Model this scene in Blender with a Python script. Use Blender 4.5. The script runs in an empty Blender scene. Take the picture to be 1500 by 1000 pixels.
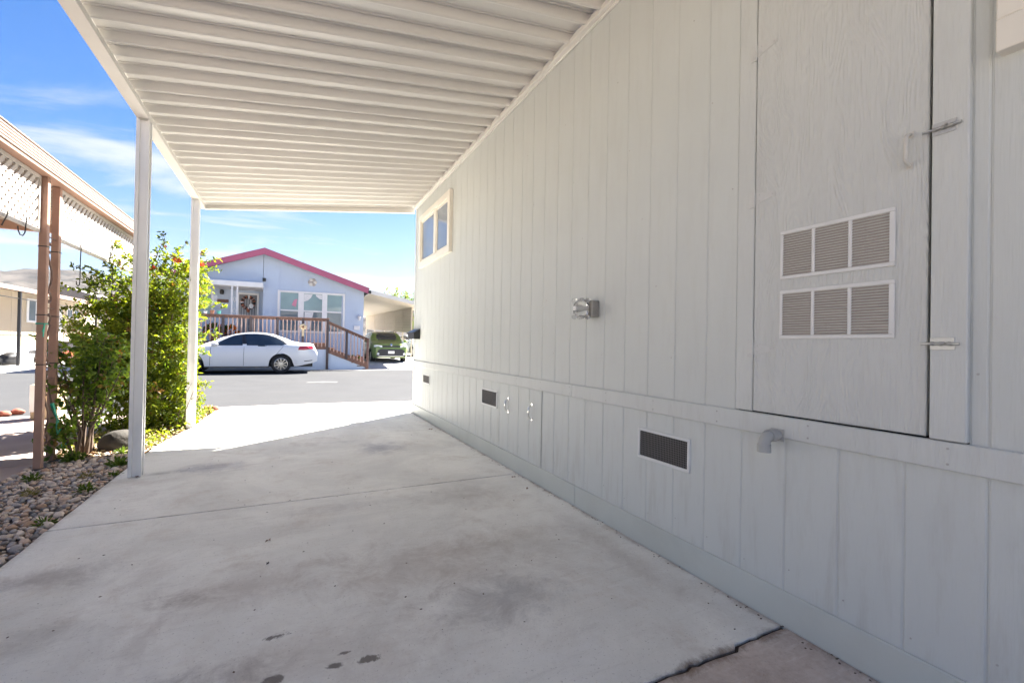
import bpy, bmesh, math, random
import numpy as np
from mathutils import Vector, Matrix, noise as mnoise
rnd = random.Random(7)
S = bpy.context.scene
COL = S.collection
# ------------------------------------------------------------------ camera
cd = bpy.data.cameras.new('camera')
cam = bpy.data.objects.new('camera', cd); COL.objects.link(cam)
Fv = Vector((0.44333134, 0.89631971, 0.00826442)); Rv = Vector((0.8961356, -0.44340789, 0.01817797)); Uv = Vector((-0.01995778, 0.00065294, 0.99980061))
m4 = Matrix((( Rv.x, Uv.x, -Fv.x, 0.0), (Rv.y, Uv.y, -Fv.y, 0.0), (Rv.z, Uv.z, -Fv.z, 1.1), (0, 0, 0, 1)))
cam.matrix_world = m4
cd.sensor_width = 36.0; cd.lens = 662.39 / 1500 * 36.0; cd.clip_start = 0.05; cd.clip_end = 6000
S.camera = cam
# ------------------------------------------------------------------ light
SUN = Vector((0.728, 0.568, 1.0)).normalized()
sd = bpy.data.lights.new('sun', 'SUN'); so = bpy.data.objects.new('sun', sd); COL.objects.link(so)
sd.energy = 4.2; sd.angle = math.radians(0.5); sd.color = (1.0, 0.95, 0.87)
so.rotation_euler = (-SUN).to_track_quat('-Z', 'Y').to_euler(); so.location = (30, 25, 40)
W = bpy.data.worlds.new('World'); S.world = W; W.use_nodes = True
def build_world():
    nt = W.node_tree; nt.nodes.clear(); N = nt.nodes.new; L = nt.links.new
    out = N('ShaderNodeOutputWorld'); bg = N('ShaderNodeBackground'); bg.inputs['Strength'].default_value = SKY_STRENGTH
    sky = N('ShaderNodeTexSky'); sky.sky_type = 'NISHITA'; sky.sun_disc = False
    sky.sun_elevation = math.asin(SUN.z); sky.sun_rotation = math.atan2(SUN.x, SUN.y)
    sky.air_density = 1.0; sky.dust_density = 0.6; sky.ozone_density = 2.2
    hs = N('ShaderNodeHueSaturation'); hs.inputs['Saturation'].default_value = 1.38; hs.inputs['Value'].default_value = 1.0
    tn = N('ShaderNodeMixRGB'); tn.blend_type = 'MULTIPLY'; tn.inputs['Fac'].default_value = 1; tn.inputs['Color2'].default_value = (1.0, .95, 1.03, 1); L(sky.outputs[0], tn.inputs['Color1']); L(tn.outputs[0], hs.inputs['Color'])
    tc = N('ShaderNodeTexCoord'); sep = N('ShaderNodeSeparateXYZ'); L(tc.outputs['Generated'], sep.inputs[0])
    # project the direction on a high flat layer so that clouds stretch towards the horizon
    az = N('ShaderNodeMath'); az.operation = 'MAXIMUM'; L(sep.outputs['Z'], az.inputs[0]); az.inputs[1].default_value = 0.0
    ad = N('ShaderNodeMath'); ad.operation = 'ADD'; L(az.outputs[0], ad.inputs[0]); ad.inputs[1].default_value = 0.12
    dv = N('ShaderNodeVectorMath'); dv.operation = 'DIVIDE'; L(tc.outputs['Generated'], dv.inputs[0])
    cb = N('ShaderNodeCombineXYZ'); [L(ad.outputs[0], cb.inputs[i]) for i in range(3)]; L(cb.outputs[0], dv.inputs[1])
    mp = N('ShaderNodeMapping'); mp.inputs['Scale'].default_value = (0.6, 1.5, 0.0); mp.inputs['Rotation'].default_value = (0, 0, 0.5); mp.inputs['Location'].default_value = CLOUD_LOC
    L(dv.outputs[0], mp.inputs[0])
    n1 = N('ShaderNodeTexNoise'); n1.inputs['Scale'].default_value = 1.1; n1.inputs['Detail'].default_value = 8; n1.inputs['Roughness'].default_value = 0.58; n1.inputs['Distortion'].default_value = 0.5
    L(mp.outputs[0], n1.inputs['Vector'])
    cov = N('ShaderNodeMapRange'); cov.inputs['From Min'].default_value = 0.08; cov.inputs['From Max'].default_value = 0.50; cov.inputs['To Min'].default_value = 0.40; cov.inputs['To Max'].default_value = 0.66
    L(sep.outputs['Z'], cov.inputs['Value'])
    sb = N('ShaderNodeMath'); sb.operation = 'SUBTRACT'; L(n1.outputs['Fac'], sb.inputs[0]); L(cov.outputs[0], sb.inputs[1])
    ml = N('ShaderNodeMapRange'); ml.interpolation_type = 'SMOOTHSTEP'; ml.inputs['From Min'].default_value = -0.03; ml.inputs['From Max'].default_value = 0.17; ml.inputs['To Max'].default_value = 0.9
    L(sb.outputs[0], ml.inputs['Value'])
    # thin milky veil close to the horizon
    veil = N('ShaderNodeMapRange'); veil.interpolation_type = 'SMOOTHSTEP'; veil.inputs['From Min'].default_value = 0.0; veil.inputs['From Max'].default_value = 0.36; veil.inputs['To Min'].default_value = 0.42; veil.inputs['To Max'].default_value = 0.0
    L(sep.outputs['Z'], veil.inputs['Value'])
    mx = N('ShaderNodeMath'); mx.operation = 'MAXIMUM'; L(ml.outputs[0], mx.inputs[0]); L(veil.outputs[0], mx.inputs[1])
    mix = N('ShaderNodeMixRGB'); L(mx.outputs[0], mix.inputs['Fac']); L(hs.outputs[0], mix.inputs['Color1']); mix.inputs['Color2'].default_value = CLOUD_COL
    L(mix.outputs[0], bg.inputs['Color']); L(bg.outputs[0], out.inputs[0])
HAZE = .00005
SKY_STRENGTH = 0.0212
CLOUD_LOC = (0.35, 0.2, 0.0)
CLOUD_COL = (4.5, 4.75, 5.2, 1)
build_world()
S.view_settings.view_transform = 'Standard'; S.view_settings.look = 'None'; S.view_settings.gamma = 1.0; S.view_settings.use_curve_mapping = False
S.view_settings.exposure = 3.26
S.cycles.max_bounces = 10; S.cycles.diffuse_bounces = 7; S.cycles.transparent_max_bounces = 12
S.cycles.use_denoising = True; S.cycles.sample_clamp_indirect = 8.0

# ------------------------------------------------------------------ materials
def newmat(name):
    m = bpy.data.materials.new(name); m.use_nodes = True
    nt = m.node_tree; b = nt.nodes['Principled BSDF']; return m, nt, b
def M(name, col, rough=.6, var=.10, vs=3.0, bump=0.0, bs=60.0, stretch=(1, 1, 1), metal=0.0, spec=.5, dirt=0.0, dirtcol=(.12, .10, .08), ds=1.5, rvar=.1, rand=True, det=5):
    m, nt, b = newmat(name); N = nt.nodes.new; L = nt.links.new
    tc = N('ShaderNodeTexCoord'); mp = N('ShaderNodeMapping'); mp.inputs['Scale'].default_value = stretch; L(tc.outputs['Object'], mp.inputs[0])
    if rand:
        oi = N('ShaderNodeObjectInfo'); mu = N('ShaderNodeMath'); mu.operation = 'MULTIPLY'; mu.inputs[1].default_value = 37.0; L(oi.outputs['Random'], mu.inputs[0]); L(mu.outputs[0], mp.inputs['Location'])
    n = N('ShaderNodeTexNoise'); n.inputs['Scale'].default_value = vs; n.inputs['Detail'].default_value = det; n.inputs['Roughness'].default_value = .6; L(mp.outputs[0], n.inputs['Vector'])
    mr = N('ShaderNodeMapRange'); mr.inputs['From Min'].default_value = .3; mr.inputs['From Max'].default_value = .7; L(n.outputs['Fac'], mr.inputs['Value'])
    mx = N('ShaderNodeMixRGB'); L(mr.outputs[0], mx.inputs['Fac'])
    mx.inputs['Color1'].default_value = (*[c * (1 - var) for c in col], 1); mx.inputs['Color2'].default_value = (*[min(1, c * (1 + var)) for c in col], 1)
    last = mx.outputs[0]
    if dirt > 0:
        n2 = N('ShaderNodeTexNoise'); n2.inputs['Scale'].default_value = ds; n2.inputs['Detail'].default_value = 7; n2.inputs['Roughness'].default_value = .65; L(tc.outputs['Object'], n2.inputs['Vector'])
        m2 = N('ShaderNodeMapRange'); m2.inputs['From Min'].default_value = .5; m2.inputs['From Max'].default_value = .75; m2.inputs['To Max'].default_value = dirt; L(n2.outputs['Fac'], m2.inputs['Value'])
        d = N('ShaderNodeMixRGB'); L(m2.outputs[0], d.inputs['Fac']); L(last, d.inputs['Color1']); d.inputs['Color2'].default_value = (*dirtcol, 1); last = d.outputs[0]
    L(last, b.inputs['Base Color'])
    rr = N('ShaderNodeMapRange'); rr.inputs['To Min'].default_value = max(0, rough - rvar); rr.inputs['To Max'].default_value = min(1, rough + rvar); L(n.outputs['Fac'], rr.inputs['Value']); L(rr.outputs[0], b.inputs['Roughness'])
    b.inputs['Metallic'].default_value = metal; b.inputs['Specular IOR Level'].default_value = spec
    if bump > 0:
        nb = N('ShaderNodeTexNoise'); nb.inputs['Scale'].default_value = bs; nb.inputs['Detail'].default_value = 4; L(mp.outputs[0], nb.inputs['Vector'])
        bp = N('ShaderNodeBump'); bp.inputs['Strength'].default_value = bump; bp.inputs['Distance'].default_value = .01; L(nb.outputs['Fac'], bp.inputs['Height']); L(bp.outputs[0], b.inputs['Normal'])
    return m
def Mwood(name, col, grain_scale=26, wave=5.0, bump=.35, rough=.5, var=.03):
    """painted, embossed wood-grain siding: grain runs along Z, with cathedral swirls"""
    m, nt, b = newmat(name); N = nt.nodes.new; L = nt.links.new
    tc = N('ShaderNodeTexCoord'); mp = N('ShaderNodeMapping'); L(tc.outputs['Object'], mp.inputs[0])
    oi = N('ShaderNodeObjectInfo'); mu = N('ShaderNodeMath'); mu.operation = 'MULTIPLY'; mu.inputs[1].default_value = 31.0; L(oi.outputs['Random'], mu.inputs[0]); L(mu.outputs[0], mp.inputs['Location'])
    lo = N('ShaderNodeMapping'); lo.inputs['Scale'].default_value = (1, 2.2, .55); L(mp.outputs[0], lo.inputs[0])
    big = N('ShaderNodeTexNoise'); big.inputs['Scale'].default_value = 2.0; big.inputs['Detail'].default_value = 2; L(lo.outputs[0], big.inputs['Vector'])
    gm = N('ShaderNodeMath'); gm.operation = 'MULTIPLY'; gm.inputs[1].default_value = grain_scale * wave; L(big.outputs['Fac'], gm.inputs[0])
    sn = N('ShaderNodeMath'); sn.operation = 'SINE'; L(gm.outputs[0], sn.inputs[0])
    hi = N('ShaderNodeMapping'); hi.inputs['Scale'].default_value = (1, 110, 5); L(mp.outputs[0], hi.inputs[0])
    fn = N('ShaderNodeTexNoise'); fn.inputs['Scale'].default_value = 1.6; fn.inputs['Detail'].default_value = 3; L(hi.outputs[0], fn.inputs['Vector'])
    a = N('ShaderNodeMath'); a.operation = 'MULTIPLY_ADD'; L(sn.outputs[0], a.inputs[0]); a.inputs[1].default_value = .16; L(fn.outputs['Fac'], a.inputs[2])
    bp = N('ShaderNodeBump'); bp.inputs['Strength'].default_value = bump; bp.inputs['Distance'].default_value = .007; L(a.outputs[0], bp.inputs['Height']); L(bp.outputs[0], b.inputs['Normal'])
    bl = N('ShaderNodeTexNoise'); bl.inputs['Scale'].default_value = 1.3; bl.inputs['Detail'].default_value = 6; L(tc.outputs['Object'], bl.inputs['Vector'])
    mr = N('ShaderNodeMapRange'); mr.inputs['From Min'].default_value = .3; mr.inputs['From Max'].default_value = .7; mr.inputs['To Min'].default_value = 1 - var; mr.inputs['To Max'].default_value = 1 + var; L(bl.outputs['Fac'], mr.inputs['Value'])
    sc = N('ShaderNodeVectorMath'); sc.operation = 'SCALE'; sc.inputs[0].default_value = col; L(mr.outputs[0], sc.inputs['Scale'])
    g = N('ShaderNodeNewGeometry'); sp = N('ShaderNodeSeparateXYZ'); L(g.outputs['Position'], sp.inputs[0])
    dn = N('ShaderNodeMapping'); dn.inputs['Scale'].default_value = (1, 9, 1.2); L(g.outputs['Position'], dn.inputs[0]); dq = N('ShaderNodeTexNoise'); dq.inputs['Scale'].default_value = 1.6; dq.inputs['Detail'].default_value = 8; dq.inputs['Roughness'].default_value = .7; L(dn.outputs[0], dq.inputs['Vector'])
    dh = N('ShaderNodeMapRange'); dh.inputs['From Min'].default_value = .95; dh.inputs['From Max'].default_value = .10; dh.inputs['To Min'].default_value = .22; dh.inputs['To Max'].default_value = .85; L(sp.outputs['Z'], dh.inputs['Value'])
    dm = N('ShaderNodeMapRange'); dm.inputs['From Min'].default_value = .50; dm.inputs['From Max'].default_value = .78; L(dq.outputs['Fac'], dm.inputs['Value'])
    dx = N('ShaderNodeMath'); dx.operation = 'MULTIPLY'; L(dh.outputs[0], dx.inputs[0]); L(dm.outputs[0], dx.inputs[1])
    dd = N('ShaderNodeMixRGB'); L(dx.outputs[0], dd.inputs['Fac']); L(sc.outputs[0], dd.inputs['Color1']); dd.inputs['Color2'].default_value = (.43, .42, .385, 1)
    L(dd.outputs[0], b.inputs['Base Color']); b.inputs['Roughness'].default_value = rough
    return m
def Mglass(name, col=(.02, .025, .03), rough=.03, spec=.8):
    m, nt, b = newmat(name)
    N = nt.nodes.new; L = nt.links.new
    tc = N('ShaderNodeTexCoord'); n = N('ShaderNodeTexNoise'); n.inputs['Scale'].default_value = 1.2; n.inputs['Detail'].default_value = 2; L(tc.outputs['Object'], n.inputs['Vector'])
    mx = N('ShaderNodeMixRGB'); L(n.outputs['Fac'], mx.inputs['Fac']); mx.inputs['Color1'].default_value = (*[c * .6 for c in col], 1); mx.inputs['Color2'].default_value = (*[c * 1.4 for c in col], 1); L(mx.outputs[0], b.inputs['Base Color'])
    b.inputs['Roughness'].default_value = rough; b.inputs['Specular IOR Level'].default_value = spec; b.inputs['IOR'].default_value = 1.5
    return m
def Mclear(name):
    m, nt, b = newmat(name); N = nt.nodes.new
    tc = N('ShaderNodeTexCoord'); n = N('ShaderNodeTexNoise'); n.inputs['Scale'].default_value = 60; nt.links.new(tc.outputs['Object'], n.inputs['Vector'])
    bp = N('ShaderNodeBump'); bp.inputs['Strength'].default_value = .3; bp.inputs['Distance'].default_value = .004; nt.links.new(n.outputs['Fac'], bp.inputs['Height']); nt.links.new(bp.outputs[0], b.inputs['Normal'])
    b.inputs['Transmission Weight'].default_value = .85; b.inputs['Roughness'].default_value = .08; b.inputs['Base Color'].default_value = (.9, .9, .88, 1); b.inputs['IOR'].default_value = 1.48
    return m
def Mleaf(name, col, trans=.45, var=.35, vs=9.0, rough=.45):
    m, nt, b = newmat(name); N = nt.nodes.new; L = nt.links.new
    tc = N('ShaderNodeTexCoord'); n = N('ShaderNodeTexNoise'); n.inputs['Scale'].default_value = vs; n.inputs['Detail'].default_value = 3; L(tc.outputs['Object'], n.inputs['Vector'])
    mr = N('ShaderNodeMapRange'); mr.inputs['From Min'].default_value = .3; mr.inputs['From Max'].default_value = .7; L(n.outputs['Fac'], mr.inputs['Value'])
    mx = N('ShaderNodeMixRGB'); L(mr.outputs[0], mx.inputs['Fac']); mx.inputs['Color1'].default_value = (*[c * (1 - var) for c in col], 1); mx.inputs['Color2'].default_value = (*[c * (1 + var) for c in col], 1)
    L(mx.outputs[0], b.inputs['Base Color']); b.inputs['Roughness'].default_value = rough; b.inputs['Specular IOR Level'].default_value = .35
    tr = N('ShaderNodeBsdfTranslucent'); g = N('ShaderNodeMixRGB'); g.blend_type = 'MULTIPLY'; g.inputs['Fac'].default_value = 1; L(mx.outputs[0], g.inputs['Color1']); g.inputs['Color2'].default_value = (1.6, 1.65, .5, 1); L(g.outputs[0], tr.inputs['Color'])
    ms = N('ShaderNodeMixShader'); ms.inputs['Fac'].default_value = trans; L(b.outputs[0], ms.inputs[1]); L(tr.outputs[0], ms.inputs[2])
    L(ms.outputs[0], nt.nodes['Material Output'].inputs['Surface'])
    return m

# ------------------------------------------------------------------ mesh builder and object helpers
OFF = {}
class MB:
    def __init__(s): s.v = []; s.f = []; s.m = []
    def add(s, vs, fs, m=0):
        o = len(s.v); s.v += [tuple(v) for v in vs]; s.f += [tuple(i + o for i in f) for f in fs]; s.m += [m] * len(fs); return s
    def box(s, x0, y0, z0, x1, y1, z1, c=0.0, m=0):
        x0, x1 = sorted((x0, x1)); y0, y1 = sorted((y0, y1)); z0, z1 = sorted((z0, z1))
        if c <= 0:
            return s.add([(x, y, z) for z in (z0, z1) for y in (y0, y1) for x in (x0, x1)], [(0, 2, 3, 1), (4, 5, 7, 6), (0, 1, 5, 4), (2, 6, 7, 3), (0, 4, 6, 2), (1, 3, 7, 5)], m)
        c = min(c, (x1 - x0) * .45, (y1 - y0) * .45, (z1 - z0) * .45)
        bm = bmesh.new(); bmesh.ops.create_cube(bm, size=1.0)
        for v in bm.verts: v.co = Vector(((x0 + x1) / 2 + v.co.x * (x1 - x0), (y0 + y1) / 2 + v.co.y * (y1 - y0), (z0 + z1) / 2 + v.co.z * (z1 - z0)))
        bmesh.ops.bevel(bm, geom=list(bm.edges), offset=c, segments=1, affect='EDGES')
        s.addbm(bm, m); return s
    def addbm(s, bm, m=0):
        bm.verts.index_update(); s.add([v.co[:] for v in bm.verts], [[v.index for v in f.verts] for f in bm.faces], m); bm.free(); return s
    def cyl(s, p0, p1, r0, r1=None, n=12, m=0, caps=True):
        return s.tube([p0, p1], [r0, r0 if r1 is None else r1], n, m, caps)
    def tube(s, path, r, n=6, m=0, caps=True):
        P = [Vector(p) for p in path]; R = r if isinstance(r, (list, tuple)) else [r] * len(P); vs = []; fs = []
        T = [(P[min(i + 1, len(P) - 1)] - P[max(i - 1, 0)]).normalized() for i in range(len(P))]
        a = Vector((0, 0, 1)) if abs(T[0].z) < .9 else Vector((1, 0, 0)); u = T[0].cross(a).normalized()
        for i, p in enumerate(P):
            u = (u - T[i] * u.dot(T[i])).normalized(); w = T[i].cross(u)
            for k in range(n):
                t = 2 * math.pi * (k + .5) / n; vs.append(p + (u * math.cos(t) + w * math.sin(t)) * R[i])
        for i in range(len(P) - 1):
            for k in range(n): fs.append((i * n + k, i * n + (k + 1) % n, (i + 1) * n + (k + 1) % n, (i + 1) * n + k))
        if caps: fs.append(tuple(range(n))[::-1]); fs.append(tuple((len(P) - 1) * n + k for k in range(n)))
        return s.add(vs, fs, m)
    def lathe(s, prof, o, ax, n=24, m=0):
        o = Vector(o); ax = Vector(ax).normalized(); a = Vector((0, 0, 1)) if abs(ax.z) < .9 else Vector((1, 0, 0)); u = ax.cross(a).normalized(); w = ax.cross(u); vs = []; fs = []
        for r, h in prof:
            for k in range(n):
                t = 2 * math.pi * k / n; vs.append(o + ax * h + (u * math.cos(t) + w * math.sin(t)) * r)
        for i in range(len(prof) - 1):
            for k in range(n): fs.append((i * n + k, i * n + (k + 1) % n, (i + 1) * n + (k + 1) % n, (i + 1) * n + k))
        return s.add(vs, fs, m)
    def prism(s, poly, vec, m=0):
        P = [Vector(p) for p in poly]; v = Vector(vec); n = len(P)
        return s.add(P + [p + v for p in P], [tuple(range(n))[::-1], tuple(range(n, 2 * n))] + [(i, (i + 1) % n, n + (i + 1) % n, n + i) for i in range(n)], m)
    def bar(s, p0, p1, w, h, up=(0, 0, 1), m=0):
        p0, p1 = Vector(p0), Vector(p1); t = (p1 - p0).normalized(); u = t.cross(Vector(up)).normalized(); k = u.cross(t)
        return s.prism([p0 + u * w / 2 + k * h / 2, p0 - u * w / 2 + k * h / 2, p0 - u * w / 2 - k * h / 2, p0 + u * w / 2 - k * h / 2], p1 - p0, m)
    def blob(s, c, r, sub=2, amp=.15, fr=2.0, seed=0, m=0, squash=(1, 1, 1)):
        bm = bmesh.new(); bmesh.ops.create_icosphere(bm, subdivisions=sub, radius=1.0); c = Vector(c)
        for v in bm.verts:
            d = v.co.normalized(); k = 1 + amp * mnoise.noise(d * fr + Vector((seed * 7.1, seed * 3.3, seed)))
            v.co = c + Vector((d.x * r[0] * k * squash[0], d.y * r[1] * k * squash[1], d.z * r[2] * k * squash[2]))
        return s.addbm(bm, m)
    def mesh(s, name, mats, o=(0, 0, 0), smooth=False, fix=True):
        me = bpy.data.meshes.new(name); o = Vector(o)
        me.from_pydata([tuple(Vector(v) - o) for v in s.v], [], s.f)
        for mt in (mats if isinstance(mats, (list, tuple)) else [mats]): me.materials.append(mt)
        me.polygons.foreach_set('material_index', s.m)
        if fix:
            bm = bmesh.new(); bm.from_mesh(me); bmesh.ops.recalc_face_normals(bm, faces=bm.faces); bm.to_mesh(me); bm.free()
        if smooth:
            me.polygons.foreach_set('use_smooth', [True] * len(me.polygons))
            if smooth != 'all':
                try: me.set_sharp_from_angle(angle=math.radians(38))
                except Exception: pass
        me.update(); return me
    def build(s, name, mats, parent=None, smooth=False, origin=None, fix=True):
        o = OFF[parent.name] if parent else Vector(origin or (0, 0, 0))
        ob = bpy.data.objects.new(name, s.mesh(name, mats, o, smooth, fix)); COL.objects.link(ob)
        if parent: ob.parent = parent
        else: ob.location = o
        OFF[ob.name] = Vector(o); return ob
def inst(me, name, parent, loc, rot=(0, 0, 0), scale=(1, 1, 1)):
    """one more object on an existing mesh; loc in world metres"""
    ob = bpy.data.objects.new(name, me); COL.objects.link(ob); ob.parent = parent
    o = OFF[parent.name] if parent else Vector((0, 0, 0))
    ob.location = Vector(loc) - o; ob.rotation_euler = rot; ob.scale = scale; OFF[ob.name] = Vector(loc); return ob
def tag(o, label, cat, group=None):
    o['label'] = label; o['category'] = cat
    if group: o['group'] = group
    return o
def thing(name, label, cat, loc=(0, 0, 0), group=None):
    o = bpy.data.objects.new(name, None); COL.objects.link(o); o.location = loc; o.empty_display_size = .1; OFF[o.name] = Vector(loc)
    return tag(o, label, cat, group)
def kind(o, k): o['kind'] = k; return o
def copy_tree(o, parent=None):
    c = o.copy(); COL.objects.link(c); c.parent = parent
    for ch in o.children: copy_tree(ch, c)
    return c

# ------------------------------------------------------------------ palette
m_side = Mwood('siding_paint', (.585, .605, .585), wave=3.0, bump=.22)
m_trimw = Mwood('trim_paint_grain', (.585, .60, .582), wave=4.0, bump=.35)
m_door = Mwood('access_door_paint', (.575, .587, .57), wave=9.0, bump=.62)
m_base = M('base_trim_paint', (.53, .55, .515), rough=.5, var=.05, vs=2, bump=.05, bs=25, dirt=.25, dirtcol=(.36, .36, .33), ds=2.0)
m_dark = M('dark_gap', (.03, .028, .026), rough=.9)
m_cream = M('cream_window_paint', (.78, .74, .66), rough=.45, var=.04, vs=6)
m_alu = M('white_aluminium', (.74, .72, .68), rough=.42, var=.04, vs=2.5, dirt=.12, dirtcol=(.45, .40, .34), ds=1.2)
m_pan = M('white_roof_pan', (.72, .695, .66), rough=.36, var=.04, vs=1.6, dirt=.16, dirtcol=(.42, .37, .31), ds=.9, stretch=(.4, 2, 1))
m_post = M('post_aluminium', (.74, .74, .73), rough=.38, var=.04, vs=5)
m_metal = M('galvanised_metal', (.55, .55, .53), rough=.38, var=.12, vs=20, metal=.8)
m_chrome = M('bright_metal', (.72, .72, .72), rough=.22, var=.05, metal=1.0)
m_painthw = M('painted_hardware', (.585, .59, .575), rough=.45, var=.06, vs=15)
m_ventw = M('vent_white_metal', (.70, .70, .69), rough=.4, var=.05, vs=8)
m_glass = Mglass('window_glass', (.22, .25, .30))
m_black = M('black_plastic', (.015, .015, .017), rough=.4, var=.2)
m_rust = M('rusty_earth', (.20, .13, .09), rough=.95, var=.4, vs=14)
m_soil = M('garden_soil', (.16, .125, .095), rough=.95, var=.35, vs=9, bump=.6, bs=50)
m_lat = M('white_lattice', (.50, .46, .42), rough=.5, var=.05, vs=4)
m_brown = M('brown_post_paint', (.37, .215, .155), rough=.6, var=.14, vs=8, dirt=.35, dirtcol=(.42, .30, .24), ds=5)
m_fascia = M('tan_fascia', (.40, .315, .27), rough=.5, var=.06, vs=3)
m_fasciad = M('brown_fascia_groove', (.28, .17, .13), rough=.6)
m_asph = M('asphalt', (.060, .061, .064), rough=.9, var=.10, vs=1.1, bump=.25, bs=140, dirt=.25, dirtcol=(.085, .083, .08), ds=.35, det=9, spec=.08)
m_dirt = M('dry_ground', (.31, .275, .225), rough=.95, var=.25, vs=.8, bump=.3, bs=20)
# ================================================================== SETTING
def zg(x, y):
    """height of the ground: level up to the far kerb, then lots that rise gently"""
    s = .30 + .70 * max(0, min(1, (x + 6) / 8))
    if y < 20.2: return 0.0
    if y < 23.4: return .23 * s * (y - 20.2) / 3.2
    return s * (.23 + .006 * (y - 23.4))
def sheet(name, xs, ys, dz, mat, flat=False):
    b = MB(); n = len(ys)
    for x in xs:
        for y in ys: b.v.append((x, y, (0 if flat else zg(x, y)) + dz))
    for i in range(len(xs) - 1):
        for j in range(n - 1): b.f.append((i * n + j, (i + 1) * n + j, (i + 1) * n + j + 1, i * n + j + 1)); b.m.append(0)
    return kind(b.build(name, mat), 'structure')
def rng(a, b, k): return [a + (b - a) * i / k for i in range(k + 1)]
YS = [-800, -60, -10, 5, 18.9, 20.2, 21.5, 23.4, 26, 30, 40, 60, 100, 300, 900, 2500]
XS = [-2500, -400, -60, -20, -12, -8, -6, -4, -2, 0, 2, 4, 8, 14, 40, 300, 2500]
sheet('ground', XS, YS, -.07, m_dirt)
sheet('road', [-300, -60, -20, -10, -5, -2, 0, 2, 5, 12, 40, 300], [8.62, 10, 12, 14, 16, 18.9], -.012, m_asph)
rm = MB(); rm.add([(.44, 13.3, -.008), (1.2, 13.15, -.008), (1.29, 13.62, -.008), (.9, 13.72, -.008), (.5, 13.62, -.008)], [(0, 1, 2, 3, 4)]); rm.build('road_patch', M('pale_road_smear', (.075, .075, .075), rough=.9, var=.5, vs=6), bpy.data.objects['road'])
m_gut = M('gutter_concrete', (.34, .335, .325), rough=.85, var=.12, vs=2, bump=.15, bs=90)
sheet('gutter', [-300, -60, -20, -8, -2, 2, 6, 40, 300], [18.75, 19.3, 19.6], -.006, m_gut)
m_conc2 = M('pale_concrete', (.46, .44, .41), rough=.85, var=.12, vs=1.3, bump=.15, bs=80, dirt=.2, dirtcol=(.28, .26, .24), ds=.8)
sheet('pavement', [2.35, 3, 4, 5, 6, 7.6], [19.62, 20.2, 21, 22, 23.4, 26, 30, 36, 44], .004, m_conc2)
sheet('pavement', [-9.55, -8.6, -7, -6, -4.6], [19.62, 20.2, 21, 22, 23.4, 26, 30, 36, 44], .004, m_conc2)

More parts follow.
